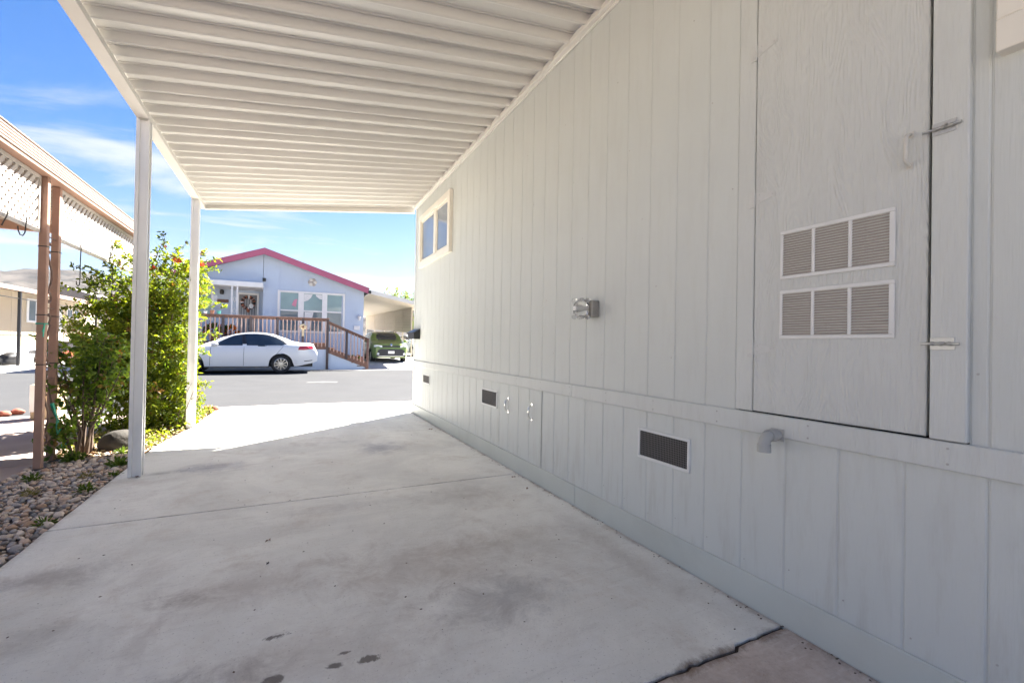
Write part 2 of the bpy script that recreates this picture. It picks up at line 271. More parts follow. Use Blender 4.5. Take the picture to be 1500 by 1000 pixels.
# --- own driveway: concrete slabs over a dark bed
def Mconcrete(name, col, tint=((.45, .385, .335), (.74, .73, .72), (.40, .365, .345)), crack=True):
    m, nt, b = newmat(name); N = nt.nodes.new; L = nt.links.new
    g = N('ShaderNodeNewGeometry')
    def noi(sc, det=6, ro=.6, vec=None, dist=0.0):
        n = N('ShaderNodeTexNoise'); n.inputs['Scale'].default_value = sc; n.inputs['Detail'].default_value = det; n.inputs['Roughness'].default_value = ro; n.inputs['Distortion'].default_value = dist
        L(vec or g.outputs['Position'], n.inputs['Vector']); return n.outputs['Fac']
    def rngn(v, a, c, lo, hi):
        r = N('ShaderNodeMapRange'); r.interpolation_type = 'SMOOTHSTEP'; r.inputs['From Min'].default_value = a; r.inputs['From Max'].default_value = c; r.inputs['To Min'].default_value = lo; r.inputs['To Max'].default_value = hi; L(v, r.inputs['Value']); return r.outputs[0]
    def mix(f, a, c, mode='MIX'):
        x = N('ShaderNodeMixRGB'); x.blend_type = mode
        L(f, x.inputs['Fac']) if hasattr(f, 'node') else setattr(x.inputs['Fac'], 'default_value', f)
        for s_, v in (('Color1', a), ('Color2', c)):
            L(v, x.inputs[s_]) if hasattr(v, 'node') else setattr(x.inputs[s_], 'default_value', (*v, 1))
        return x.outputs[0]
    big = noi(.8, 9, .68, dist=.6); mid = noi(2.6, 10, .74, dist=.3); fine = noi(38, 6, .75); speck = noi(95, 3, .6); pit = noi(210, 2, .5)
    c = mix(rngn(big, .34, .66, 0, 1), [k * .84 for k in col], [k * 1.08 for k in col])
    c = mix(rngn(mid, .50, .70, 0, .62), c, tint[0]); c = mix(rngn(mid, .44, .28, 0, .5), c, tint[1])
    w2 = noi(1.5, 10, .72, dist=.8); c = mix(rngn(w2, .53, .68, 0, .55), c, tint[2])
    mp = N('ShaderNodeMapping'); mp.inputs['Scale'].default_value = (1.6, 14, 1); mp.inputs['Rotation'].default_value = (0, 0, .16); L(g.outputs['Position'], mp.inputs[0])
    br = noi(2.2, 9, .72, mp.outputs[0])            # broom marks and drag smears across the slab
    c = mix(rngn(br, .52, .72, 0, .42), c, (.82, .80, .78)); c = mix(rngn(br, .47, .28, 0, .32), c, (.46, .425, .39))
    c = mix(rngn(speck, .60, .72, 0, .55), c, (.25, .215, .185)); c = mix(rngn(pit, .68, .76, 0, .7), c, (.13, .11, .09)); c = mix(rngn(fine, .35, .65, 0, .22), c, (.80, .78, .75))
    stains = [(.87, 1.78, .34, .24, .55, (.24, .235, .24)), (.62, 2.25, .55, .36, .5, (.38, .31, .25)), (-.37, 2.32, .14, .10, .60, (.21, .165, .13)), (-.15, 2.35, .55, .26, .45, (.40, .33, .28)), (.1, 1.7, .7, .3, .4, (.42, .35, .29)), (-.98, 2.77, .34, .14, .55, (.24, .20, .18)),
              (-.57, 4.63, .26, .22, .62, (.20, .20, .27)), (.89, 4.85, .30, .34, .58, (.19, .19, .24)), (-.30, 1.70, .34, .16, .50, (.23, .21, .21)), (-.80, 2.25, .2, .15, .4, (.28, .25, .22)),
              (-.02, 1.90, .075, .024, .85, (.12, .10, .085)), (.16, 1.645, .05, .022, .85, (.12, .10, .085)), (.262, 1.632, .052, .022, .85, (.12, .10, .085)), (-.012, 1.66, .04, .022, .8, (.12, .10, .085)), (.20, 1.70, .03, .012, .8, (.12, .10, .085)),
              (1.15, 3.1, .5, .35, .30, (.29, .25, .21)), (.3, 3.2, .6, .14, .28, (.30, .27, .25)), (1.2, 2.3, .3, .4, .3, (.30, .25, .20)), (-.92, 4.58, .18, .07, .6, (.17, .155, .14)), (-.85, 6.7, .28, .16, .4, (.27, .24, .21)), (.5, 5.3, .35, .12, .35, (.26, .25, .26)), (1.6, 2.0, .12, .9, .35, (.30, .24, .19)), (1.3, .9, .4, .25, .6, (.26, .19, .15))]
    wn = noi(5, 10, .8, dist=.5)
    for (x, y, rx, ry, st, sc) in stains:
        v = N('ShaderNodeVectorMath'); v.operation = 'SUBTRACT'; L(g.outputs['Position'], v.inputs[0]); v.inputs[1].default_value = (x, y, 0)
        w = N('ShaderNodeVectorMath'); w.operation = 'MULTIPLY'; L(v.outputs[0], w.inputs[0]); w.inputs[1].default_value = (1 / rx, 1 / ry, 0)
        l = N('ShaderNodeVectorMath'); l.operation = 'LENGTH'; L(w.outputs[0], l.inputs[0])
        a = N('ShaderNodeMath'); a.operation = 'MULTIPLY_ADD'; L(wn, a.inputs[0]); a.inputs[1].default_value = 3.2 if rx > .1 else 4.5; L(l.outputs['Value'], a.inputs[2])
        c = mix(rngn(a.outputs[0], 2.75, 1.35, 0, st) if rx > .1 else rngn(a.outputs[0], 3.15, 2.75, 0, st), c, sc)
    sp = N('ShaderNodeSeparateXYZ'); L(g.outputs['Position'], sp.inputs[0])
    def band(sock, at, half, st, colr, k):
        nonlocal c
        s_ = N('ShaderNodeMath'); s_.operation = 'SUBTRACT'; L(sock, s_.inputs[0]); s_.inputs[1].default_value = at
        q = N('ShaderNodeMath'); q.operation = 'ABSOLUTE'; L(s_.outputs[0], q.inputs[0])
        w_ = N('ShaderNodeMath'); w_.operation = 'MULTIPLY_ADD'; L(wn, w_.inputs[0]); w_.inputs[1].default_value = k; L(q.outputs[0], w_.inputs[2])
        c = mix(rngn(w_.outputs[0], half + k * .5, k * .42, 0, st), c, colr)
    band(sp.outputs['Y'], 1.125, .035, .85, (.17, .115, .08), .16); band(sp.outputs['X'], 1.80, .05, .6, (.26, .19, .14), .25); band(sp.outputs['Y'], 3.468, .012, .5, (.24, .20, .17), .06); band(sp.outputs['X'], -1.215, .05, .6, (.30, .25, .20), .2)
    L(c, b.inputs['Base Color']); b.inputs['Roughness'].default_value = .82
    bp = N('ShaderNodeBump'); bp.inputs['Strength'].default_value = .22; bp.inputs['Distance'].default_value = .006; ad = N('ShaderNodeMath'); ad.operation = 'ADD'; L(fine, ad.inputs[0]); L(br, ad.inputs[1]); L(ad.outputs[0], bp.inputs['Height']); L(bp.outputs[0], b.inputs['Normal'])
    return m
m_conc = Mconcrete('driveway_concrete', (.82, .80, .735), ((.59, .525, .445), (.83, .82, .79), (.55, .505, .45))); m_conc_old = Mconcrete('older_concrete', (.56, .47, .405), ((.36, .27, .21), (.62, .56, .50), (.30, .22, .17)))
drv = MB().box(-1.2, -6, -.14, 1.80, 8.7, -.03).build('driveway', m_rust); kind(drv, 'structure')
def slab(poly, name='concrete_slab', top=0.0, mat=None, parent=None, ch=.004):
    n = len(poly); P = [Vector((x, y, 0)) for x, y in poly]
    if sum(P[i].x * P[(i + 1) % n].y - P[(i + 1) % n].x * P[i].y for i in range(n)) < 0: P.reverse()
    ins = []
    for i in range(n):
        a = (P[i] - P[i - 1]).normalized(); c = (P[(i + 1) % n] - P[i]).normalized(); na = Vector((-a.y, a.x, 0)); nc = Vector((-c.y, c.x, 0)); k = (na + nc).normalized(); ins.append(P[i] + k * ch / max(.5, k.dot(na)))
    b = MB(); zs = [top - .13, top - ch * .7, top]
    b.v = [(p.x, p.y, zs[0]) for p in P] + [(p.x, p.y, zs[1]) for p in P] + [(p.x, p.y, zs[2]) for p in ins]
    for r in (0, 1):
        for i in range(n): b.f.append((r * n + i, r * n + (i + 1) % n, (r + 1) * n + (i + 1) % n, (r + 1) * n + i)); b.m.append(0)
    b.f.append(tuple(range(2 * n, 3 * n))); b.m.append(0)
    return b.build(name, mat or m_conc, parent)
def jag(y, x0, x1, n, a, seed):
    r = random.Random(seed); return [(x0 + (x1 - x0) * i / n, y + (a * (r.random() - .5) if 0 < i < n else 0)) for i in range(n + 1)]
crk = [(x, y + .022 * mnoise.noise(Vector((x * 5, 1, 0))) + .008 * mnoise.noise(Vector((x * 31, 5, 0)))) for x, y in jag(1.125, -1.21, 1.793, 110, .004, 3)]
crk = [(x, y + .010 * math.sin(x * 2.3) * (x < 1.3) + (.012 if x > 1.5 else 0)) for x, y in crk]
def edge(y0, y1, n, seed):
    r = random.Random(seed)
    o = []
    for i in range(n + 1):
        y = y0 + (y1 - y0) * i / n; x = -1.21 if y < 5.5 else -1.21 + .14 * min(1, (y - 5.5) / 1.3) ** 1.3 + .07 * max(0, min(1, (y - 6.8) / 1.3))
        o.append((x + .012 * (r.random() - .5), y))
    return o
slab([(-1.21, -5), (1.79, -5)] + [(x, y - .006 - .010 * abs(mnoise.noise(Vector((x * 21, 3, 0))))) for x, y in crk[::-1]], parent=drv, mat=m_conc_old)
slab([(x, y + .005 + .008 * abs(mnoise.noise(Vector((x * 26, 9, 0))))) for x, y in crk] + [(1.793, 3.462)] + edge(3.462, 1.3, 10, 1), parent=drv)
slab([(-1.21, 3.474), (1.793, 3.474), (1.793, 5.68)] + edge(5.68, 3.6, 10, 2), parent=drv)
slab([(-1.2, 5.69), (1.79, 5.69), (1.79, 7.26), (2.6, 7.26), (2.75, 8.5), (2.1, 8.63), (.3, 8.78), (-1.2, 8.75)] + edge(8.55, 5.8, 12, 4), parent=drv)

m_grime = M('joint_grime', (.045, .030, .022), rough=1, var=.5, vs=25)
MB().box(-1.2, 1.08, -.05, 1.79, 1.17, -.010).box(-1.2, 3.44, -.05, 1.79, 3.50, -.012).box(-1.2, 5.66, -.05, 1.79, 5.72, -.007).build('joint_grime', m_grime, drv)
# --- neighbour's driveway on the other side of the gravel bed
m_pav = M('pinkish_concrete', (.40, .315, .27), rough=.85, var=.14, vs=2.2, bump=.2, bs=70, dirt=.35, dirtcol=(.27, .19, .155), ds=1.2)
nd = MB().box(-5.6, -4, -.15, -1.97, 8.55, -.04).build('neighbour_driveway', m_rust); kind(nd, 'structure')
for (ya, yb) in ((-4, .6), (.61, 2.9), (2.91, 5.3), (5.31, 7.1), (7.11, 8.6)):
    for (xa, xb) in ((-5.6, -3.73), (-3.72, -1.94)):
        slab([(xa, ya), (xb, ya), (xb, yb), (xa, yb)], top=-.005, mat=m_pav, parent=nd)

# --- hills far off
m_hill = M('dry_hills', (.070, .062, .055), rough=1, var=.5, vs=.02, dirt=.95, dirtcol=(.018, .024, .024), ds=.035, spec=0, rand=False)
def hills():
    b = MB(); nx, ny = 120, 14
    for j in range(ny + 1):
        for i in range(nx + 1):
            az = math.radians(-60 + 130 * i / nx); t = j / ny; d = 900 + 700 * t
            base = 78 + 112 * (.5 + .5 * math.sin(az * 5.2 + 1.2)) * .40 + 45 * mnoise.fractal(Vector((az * 4, 2.3, 0)), 1.0, 2.0, 5) + 40
            env = math.sin(min(1, t * 1.15) * math.pi / 2) ** 1.3
            base *= 1.0 - .45 * max(0, min(1, (az + .05) / .2)); z = base * env * (1 + .25 * mnoise.fractal(Vector((az * 14, t * 4, 5)), 1, 2, 4)) - 3
            b.v.append((d * math.sin(az), d * math.cos(az), z))
    w = nx + 1
    for j in range(ny):
        for i in range(nx): b.f.append((j * w + i, j * w + i + 1, (j + 1) * w + i + 1, (j + 1) * w + i)); b.m.append(0)
    return kind(b.build('hills', m_hill, smooth='all'), 'structure')
hills()

# ================================================================== OWN HOME (wall on the right)
X = 1.807
home = thing('mobile_home', 'pale grey mobile home with grooved vertical siding along the driveway', 'house', (X + 2, 3, 0))
MB().box(X + .024, -4.8, .02, X + 4.2, 7.205, 3.33).build('wall', m_dark, home)
MB().prism([(X + .03, -5, 3.335), (X + 4.35, -5, 3.335), (X + 2.2, -5, 3.75)], (0, 12.3, 0)).build('roof', m_alu, home)
m_nail = M('dull_nail', (.40, .39, .37), rough=.6, var=.2)
PITCH = .1965; Y0 = .5565
def board_mesh(w, z0, z1, name):
    b = MB(); g = .003; q = .0025; pr = [(0.0004, X + .022), (0.0004, X + q), (g, X + q), (g + .003, X), (w - g - .003, X), (w - g, X + q), (w - .0004, X + q), (w - .0004, X + .022)]
    n = len(pr); b.v = [(x, y, z0) for y, x in pr] + [(x, y, z1) for y, x in pr]
    b.f = [(i, i + 1, n + i + 1, n + i) for i in range(n - 1)] + [tuple(range(n)), tuple(range(n, 2 * n))[::-1]]; b.m = [0] * len(b.f)
    return b.mesh(name, m_side, (X, 0, 0))
_bm = {}
def board(y, w, z0, z1):
    k = (round(w, 4), z0, z1)
    if k not in _bm: _bm[k] = board_mesh(w, z0, z1, 'siding_board')
    inst(_bm[k], 'siding_board', home, (X, y, 0))
ks = range(-27, 34)
for kx in ks:
    ya = Y0 + kx * PITCH; yb = ya + PITCH
    if ya > 7.1: break
    yb = min(yb, 7.14)
    # storage door opening y .595..1.372 ; window opening y 5.44..6.80
    if yb <= .60 or ya >= 1.36:
        if ya > 5.40 and yb < 6.87:
            board(ya, yb - ya, .80, 2.28); board(ya, yb - ya, 3.0, 3.31)
        else: board(ya, yb - ya, .80, 3.31)
    elif ya < .60 < yb: board(ya, .598 - ya, .80, 3.31)
    elif ya < 1.36 < yb and yb - 1.374 > .01: board(1.374, yb - 1.374, .80, 3.31)
    if not (ya < 3.103 < yb): board(ya, yb - ya, .10, .78)
    else: board(ya, 3.098 - ya, .10, .78); board(3.108, yb - 3.108, .10, .78)
# siding above the storage door
for (a, w) in ((.60, .1965), (.7965, .1965), (.993, .1965), (1.1895, .1825)): board(a, w, 2.93, 3.31)
for (a, b_) in ((-4.8, -2.06), (-2.058, .30), (.302, 2.66), (2.662, 5.02), (5.022, 7.20)):
    MB().box(X - .017, a, .7458, X + .006, b_, .8318, c=.003).build('belt_trim', m_trimw, home)
for (a, b_) in ((-4.8, -2.11), (-2.108, .25), (.252, 2.609), (2.611, 4.97), (4.972, 7.20)):
    MB().box(X - .012, a, -.03, X + .006, b_, .137, c=.004).build('base_trim', m_base, home)
MB().box(X - .006, 7.145, .14, X + .02, 7.21, .744, c=.003).box(X - .006, 7.145, .834, X + .02, 7.21, 3.30, c=.003).box(X - .002, 7.2115, .14, X + .10, 7.232, 3.30, c=.003).build('corner_trim', m_trimw, home)
MB().box(X + .10, 7.206, .02, X + 4.2, 7.224, 3.33).build('end_wall', m_side, home)
nb = MB()
for a in [i * .41 - 1.0 for i in range(20)]:
    for z in (.765, .812): nb.cyl((X - .0180, a, z), (X - .0168, a, z), .0038, n=8)
for i in range(70):
    a = -.6 + i * .118; z = (1.02, 1.43, 1.86, 2.3, 2.74)[i % 5] + .03 * math.sin(i * 5.1)
    if .58 < a < 1.40 or (5.3 < a < 6.9 and z > 2.2) or (2.3 < a < 2.6 and 1.2 < z < 1.5): continue
    nb.cyl((X - .0012, a, z), (X + .001, a, z), .0035, n=8)
for i in range(40): a = -.5 + i * .197 + .05; nb.cyl((X - .0012, a, .185 + .02 * (i % 3)), (X + .001, a, .185 + .02 * (i % 3)), .003, n=8)
nb.build('nail_head', m_nail, home)
# door opening: jamb strips
MB().box(X - .018, .598, .835, X + .008, .685, 2.93, c=.003).build('door_trim', m_trimw, home)
MB().box(X - .006, 1.2925, .835, X + .008, 1.372, 2.93, c=.003).build('door_trim', m_trimw, home)
# --- storage door
dr = MB().box(X - .007, .6965, .838, X + .014, 1.2875, 2.925, c=.003).build('access_door', m_door, home)
def vent(z0, z1, y0=.780, y1=1.1715, yc=((.797, .9085), (.9215, 1.0355), (1.0485, 1.159))):
    f = MB(); xf = X - .013; t = .0145
    f.box(xf, y0, z0, X - .0075, y1, z0 + t, c=.002).box(xf, y0, z1 - t, X - .0075, y1, z1, c=.002).box(xf, y0, z0 + t, X - .0075, yc[0][0], z1 - t, c=.002).box(xf, yc[2][1], z0 + t, X - .0075, y1, z1 - t, c=.002)
    f.box(xf, yc[0][1], z0 + t, X - .0075, yc[1][0], z1 - t, c=.002).box(xf, yc[1][1], z0 + t, X - .0075, yc[2][0], z1 - t, c=.002)
    for yy in (y0 + .006, (y0 + y1) / 2, y1 - .006):
        for zz in (z0 + .006, z1 - .006): f.cyl((xf - .0012, yy, zz), (xf, yy, zz), .0028, n=8)
    f.build('vent_frame', m_ventw, dr)
    n = 17
    for a, b_ in yc:
        MB().box(X - .0068, a, z0 + t, X - .0062, b_, z1 - t).build('dusty_screen', m_dust, dr)
        me = None
        for i in range(n):
            zc = z0 + t + (z1 - z0 - 2 * t) * (i + .5) / n
            if me is None:
                me = MB().add([(X - .0072, a, .0030), (X - .0072, b_, .0030), (X - .0128, b_, -.0026), (X - .0128, a, -.0026), (X - .0072, a, .0023), (X - .0072, b_, .0023), (X - .0124, b_, -.0034), (X - .0124, a, -.0034)], [(0, 1, 2, 3), (7, 6, 5, 4), (3, 2, 6, 7), (0, 3, 7, 4), (1, 5, 6, 2)]).mesh('louvre_slat', m_ventd, (X, a, 0))
            inst(me, 'louvre_slat', dr, (X, a, zc))
m_dust = M('dusty_screen', (.075, .06, .052), rough=.9, var=.5, vs=9, dirt=.6, dirtcol=(.20, .17, .155), ds=6)
m_ventd = M('dusty_louvre', (.40, .36, .33), rough=.6, var=.12, vs=7, dirt=.5, dirtcol=(.30, .24, .205), ds=7)
vent(1.386, 1.583); vent(1.146, 1.342)
for zc in (2.39, 1.75, 1.104):
    h = MB(); x = X - .0075
    h.box(x - .004, 1.291, zc - .037, x - .0005, 1.314, zc + .037, c=.001).cyl((x - .005, 1.289, zc - .038), (x - .005, 1.289, zc + .038), .0045, n=8)
    h.prism([(x - .0025, 1.286, zc + .026), (x - .0025, 1.286, zc - .026), (x - .0025, 1.200, zc - .007), (x - .0025, 1.195, zc), (x - .0025, 1.200, zc + .007)], (.002, 0, 0))
    for yy, zz in ((1.303, zc + .026), (1.303, zc - .026), (1.303, zc), (1.27, zc + .012), (1.27, zc - .012), (1.21, zc)): h.cyl((x - .0055, yy, zz), (x, yy, zz), .0032, n=8)
    h.build('hinge', m_painthw, dr)
h = MB(); xs = X - .007
h.tube([(xs, .743, 1.806), (xs - .022, .743, 1.800), (xs - .03, .743, 1.79), (xs - .03, .744, 1.72), (xs - .022, .744, 1.71), (xs, .744, 1.704)], .0064, 8)
h.box(xs - .003, .734, 1.795, xs, .752, 1.815, c=.001).box(xs - .003, .735, 1.694, xs, .753, 1.714, c=.001); h.build('pull_handle', M('aged_handle_paint', (.60, .58, .53), rough=.5, var=.1, vs=30), dr, smooth=True)
for zc, rot in ((1.790, 0), (1.128, 0)):
    h = MB(); xb = X - .0185
    h.box(xb - .002, .625, zc - .019, xb - .0003, .684, zc + .019, c=.0008)
    for yy in (.635, .655, .675): h.lathe([(.0062, -.004), (.0062, .004)], (xb - .008, yy, zc), (0, 1, 0), 8)
    h.cyl((xb - .008, .612, zc), (xb - .008, .705, zc), .0042, n=8).cyl((xb - .008, .645, zc), (xb - .02, .645, zc + .004), .0035, n=8)
    h.build('slide_bolt', m_metal, home, smooth=True)
# --- windows
def window(y0, y1, z0, z1, mull, t=.085, name='window'):
    f = MB(); xf = X - .045
    f.box(xf, y0, z0, X + .004, y1, z0 + t, c=.003).box(xf + .0005, y0, z1 - t, X + .004, y1, z1, c=.003).box(xf + .001, y0 + .0005, z0 + t, X + .004, y0 + t, z1 - t, c=.003).box(xf + .001, y1 - t, z0 + t, X + .004, y1 - .0005, z1 - t, c=.003)
    w = f.build(name, m_cream, home)
    ys = [y0 + t] + mull + [y1 - t]
    for a in mull: MB().box(X - .032, a - .05, z0 + t, X - .002, a + .05, z1 - t, c=.003).build('mullion', m_cream, w)
    for i in range(len(ys) - 1):
        a = ys[i] + (.05 if i else 0); b_ = ys[i + 1] - (.05 if i < len(ys) - 2 else 0); s = .028
        q = MB(); q.box(X - .024, a, z0 + t, X - .004, a + s, z1 - t, c=.002).box(X - .024, b_ - s, z0 + t, X - .004, b_, z1 - t, c=.002).box(X - .0235, a + s, z0 + t, X - .004, b_ - s, z0 + t + s, c=.002).box(X - .0235, a + s, z1 - t - s, X - .004, b_ - s, z1 - t, c=.002)
        q.build('sash', m_cream, w)
        MB().box(X - .012, a + s, z0 + t + s, X - .007, b_ - s, z1 - t - s).build('pane', m_glass, w)
    return w
window(5.385, 6.86, 2.25, 3.035, [6.06])
window(-.9, .537, 1.945, 2.95, [-.2], t=.09)
# --- foundation vents in the skirting
def fvent(y0, y1, z0, z1, t=.016):
    f = MB(); xf = X - .008
    f.box(xf, y0, z0, X + .003, y1, z0 + t, c=.002).box(xf, y0, z1 - t, X + .003, y1, z1, c=.002).box(xf + .0003, y0, z0 + t, X + .003, y0 + t, z1 - t, c=.002).box(xf + .0003, y1 - t, z0 + t, X + .003, y1, z1 - t, c=.002)
    v = f.build('foundation_vent', m_ventw, home)
    MB().box(X - .0015, y0 + t, z0 + t, X - .0008, y1 - t, z1 - t).build('backing', m_dark, v)
    g = MB(); ny = int((y1 - y0 - 2 * t) / .011); nz = int((z1 - z0 - 2 * t) / .011)
    for i in range(1, ny): yy = y0 + t + (y1 - y0 - 2 * t) * i / ny; g.box(X - .0042, yy - .0012, z0 + t, X - .003, yy + .0012, z1 - t)
    for i in range(1, nz): zz = z0 + t + (z1 - z0 - 2 * t) * i / nz; g.box(X - .0046, y0 + t, zz - .0012, X - .0043, y1 - t, zz + .0012)
    kind(g.build('wire_screen', m_screen, v), 'stuff')
m_screen = M('vent_wire', (.16, .15, .145), rough=.6, var=.1)
fvent(1.625, 1.997, .478, .648); fvent(3.945, 4.335, .490, .658); fvent(6.255, 6.605, .518, .655)
def pull(y, z0, z1):
    h = MB(); x = X
    h.tube([(x - .004, y, z1 - .016), (x - .022, y, z1 - .022), (x - .032, y, z1 - .04), (x - .034, y, (z0 + z1) / 2), (x - .032, y, z0 + .04), (x - .022, y, z0 + .022), (x - .004, y, z0 + .016)], [.005, .006, .0075, .0085, .0075, .006, .005], 8)
    for zz in (z0 + .012, z1 - .012): h.box(x - .004, y - .013, zz - .013, x - .0003, y + .013, zz + .013, c=.001)
    h.build('pull_handle', m_chrome, home, smooth=True)
pull(3.703, .486, .625); pull(3.258, .484, .625)
# --- drain pipe elbow under the door
p = MB(); p.tube([(X - .018, 1.168, .757), (X - .07, 1.168, .757), (X - .088, 1.168, .753), (X - .098, 1.168, .742), (X - .102, 1.168, .725), (X - .102, 1.168, .70)], .0215, 16)
p.lathe([(.020, 0), (.0255, 0), (.0255, .03), (.0215, .03)], (X - .102, 1.168, .695), (0, 0, 1), 16).lathe([(.0215, 0), (.0255, 0), (.0255, .03), (.0215, .03)], (X - .045, 1.168, .757), (-1, 0, 0), 16)
p.box(X - .0215, 1.141, .733, X - .0175, 1.194, .781, c=.001); p.build('drain_pipe', m_pipe if 'm_pipe' in globals() else M('grey_pipe', (.40, .40, .385), rough=.5, var=.06), home, smooth=True)
# --- wall light
wl = thing('wall_light', 'small square wall light with clear ribbed glass block on the grey siding', 'wall light', (X, 2.43, 1.34))
MB().box(X - .062, 2.378, 1.292, X - .0005, 2.488, 1.398, c=.006).build('housing', M('pewter_box', (.30, .285, .265), rough=.45, var=.1, metal=.5), wl)
b = MB(); b.box(X - .150, 2.384, 1.292, X - .0625, 2.482, 1.398, c=.024)
for i in range(4): b.lathe([(.0, -.012), (.018, -.008), (.018, .0), (.014, .012), (0, .016)], (X - .078 - .021 * i, 2.433 + (.028 if i % 2 else -.028), 1.398), (0, 0, 1), 10); b.lathe([(.0, -.012), (.018, -.008), (.018, .0), (.014, .012), (0, .016)], (X - .078 - .021 * i, 2.433 + (.028 if i % 2 else -.028), 1.292), (0, 0, -1), 10)
b.build('glass_shade', Mclear('clear_ribbed_glass'), wl, smooth=True)
MB().lathe([(.0, -.10), (.016, -.098), (.02, -.08), (.02, -.06), (.012, -.04), (.012, 0)], (X - .062, 2.433, 1.345), (1, 0, 0), 12).build('bulb', M('bulb_white', (.8, .79, .75), rough=.3), wl, smooth=True)
# --- mailbox on the far corner
mb = thing('mailbox', 'black wall mailbox with sloping lid at the far corner of the grey siding', 'mailbox', (X, 7.0, 1.17))
MB().prism([(X - .001, 6.825, 1.168), (X - .095, 6.825, 1.168), (X - .10, 6.825, 1.262), (X - .001, 6.825, 1.318)], (0, .38, 0)).build('body', m_black, mb)
MB().prism([(X - .004, 6.815, 1.3185), (X - .112, 6.815, 1.2655), (X - .114, 6.815, 1.2495), (X - .117, 6.815, 1.2685), (X - .004, 6.815, 1.3255)], (0, .40, 0)).build('lid', m_black, mb)

# ================================================================== CARPORT ROOF OVER THE DRIVEWAY
cp = thing('carport', 'white aluminium carport with ribbed roof pans and two slim posts in view', 'carport', (-1.07, 3, 0))
XL, XR, ZL, ZR = -1.06, 1.785, 2.905, 3.285
def roof_z(x): return ZL + (ZR - ZL) * (x - (-1.03)) / (1.77 + 1.03)
PER = .592
def pan_mesh():
    rib = [0.0, .154, .372]        # rib positions inside one pan
    nxt = rib[1:] + [PER]; pr = []
    h = .050
    for i, r in enumerate(rib):
        g = nxt[i] - r; w = .011
        pr += [(r - w, 0.0), (r - w * .2, -.004), (r + w, 0.0), (r + w + .004, .006), (r + w + .022, h), (r + w + .030, h), (r + w + .034, h - .008), (r + w + .041, h - .008), (r + w + .045, h), (r + g - w - .045, h), (r + g - w - .041, h - .008), (r + g - w - .034, h - .008), (r + g - w - .030, h), (r + g - w - .022, h), (r + g - w - .004, .006)]
    pr.append((PER - .011, 0.0))
    n = len(pr); b = MB(); xs = [XL - .0, XR]
    for x in xs:
        for u, z in pr: b.v.append((x, u, roof_z(x) + z))
    b.f = [(i, i + 1, n + i + 1, n + i) for i in range(n - 1)]; b.m = [0] * (n - 1)
    return b.mesh('roof_pan', m_pan, (0, 0, 0), fix=False)
pm = pan_mesh()
ystart = 2.375 - PER * 5  # unseen near end of the roof, cut short to let in more light
y = ystart
while y + PER < 7.25:
    inst(pm, 'roof_pan', cp, (0, y, 0)); y += PER
yend = y
# last pan cut at the front fascia
if 7.28 - yend > .05:
    lp = pm.copy(); bm = bmesh.new(); bm.from_mesh(lp); bmesh.ops.bisect_plane(bm, geom=bm.verts[:] + bm.edges[:] + bm.faces[:], plane_co=(0, 7.275 - yend, 0), plane_no=(0, 1, 0), clear_outer=True); bm.to_mesh(lp); bm.free()
    inst(lp, 'roof_pan', cp, (0, yend, 0))
# side beam (gutter) and front fascia, ledger on the wall
YB0 = ystart
b = MB(); b.box(-1.114, YB0, 2.852, -1.03, 7.30, 2.858).box(-1.114, YB0, 2.858, -1.108, 7.30, 3.02).box(-1.036, YB0, 2.858, -1.03, 7.30, 2.893).box(-1.108, YB0, 3.0, -1.02, 7.3, 3.02)
b.build('side_beam', m_alu, cp)
MB().box(-1.135, YB0, 3.02, -1.0, 7.31, 3.04, c=.004).build('beam_cap', m_alu, cp)
b = MB(); b.prism([(-1.035, 7.276, roof_z(-1.035) - .055), (1.80, 7.276, roof_z(1.8) - .082), (1.80, 7.276, roof_z(1.8) + .09), (-1.035, 7.276, roof_z(-1.035) + .09)], (0, .03, 0))
b.prism([(-1.03, 7.236, roof_z(-1.03) - .056), (1.79, 7.236, roof_z(1.79) - .083), (1.79, 7.236, roof_z(1.79) - .078), (-1.03, 7.236, roof_z(-1.03) - .051)], (0, .0395, 0))
b.build('front_fascia', m_alu, cp)
b = MB(); b.box(1.765, YB0, 3.262, 1.8055, 7.21, 3.283, c=.002).box(1.765, YB0, 3.284, 1.771, 7.21, 3.30).box(1.79, YB0, 3.245, 1.8055, 7.21, 3.2615, c=.002); b.build('wall_ledger', m_alu, cp)
MB().box(1.786, YB0, 3.284, 1.806, 7.21, 3.40).build('flashing', m_alu, cp)
def post(x, y):
    b = MB(); w = .0425; g = .008
    pr = [(-w, -w), (-w * .45, -w), (-w * .4, -w + g), (w * .4, -w + g), (w * .45, -w), (w, -w)]
    ring = []
    for k in range(4):
        a = k * math.pi / 2
        for (u, v) in pr[:-1]: ring.append((u * math.cos(a) - v * math.sin(a), u * math.sin(a) + v * math.cos(a)))
    n = len(ring)
    b.prism([(x + u, y + v, .002) for u, v in ring], (0, 0, 2.849))
    return b
for (px, py) in ((-1.0715, 4.575), (-1.0715, 6.835), (-1.0715, 2.31), (-1.0715, .05)):
    o = post(px, py).build('post', m_post, cp)
    MB().box(px - .030, py - .0445, 2.835, px + .030, py - .0428, 2.8505).cyl((px - .018, py - .0465, 2.842), (px - .018, py - .0428, 2.842), .006, n=8).cyl((px + .018, py - .0465, 2.842), (px + .018, py - .0428, 2.842), .006, n=8).build('bracket', m_metal, o)
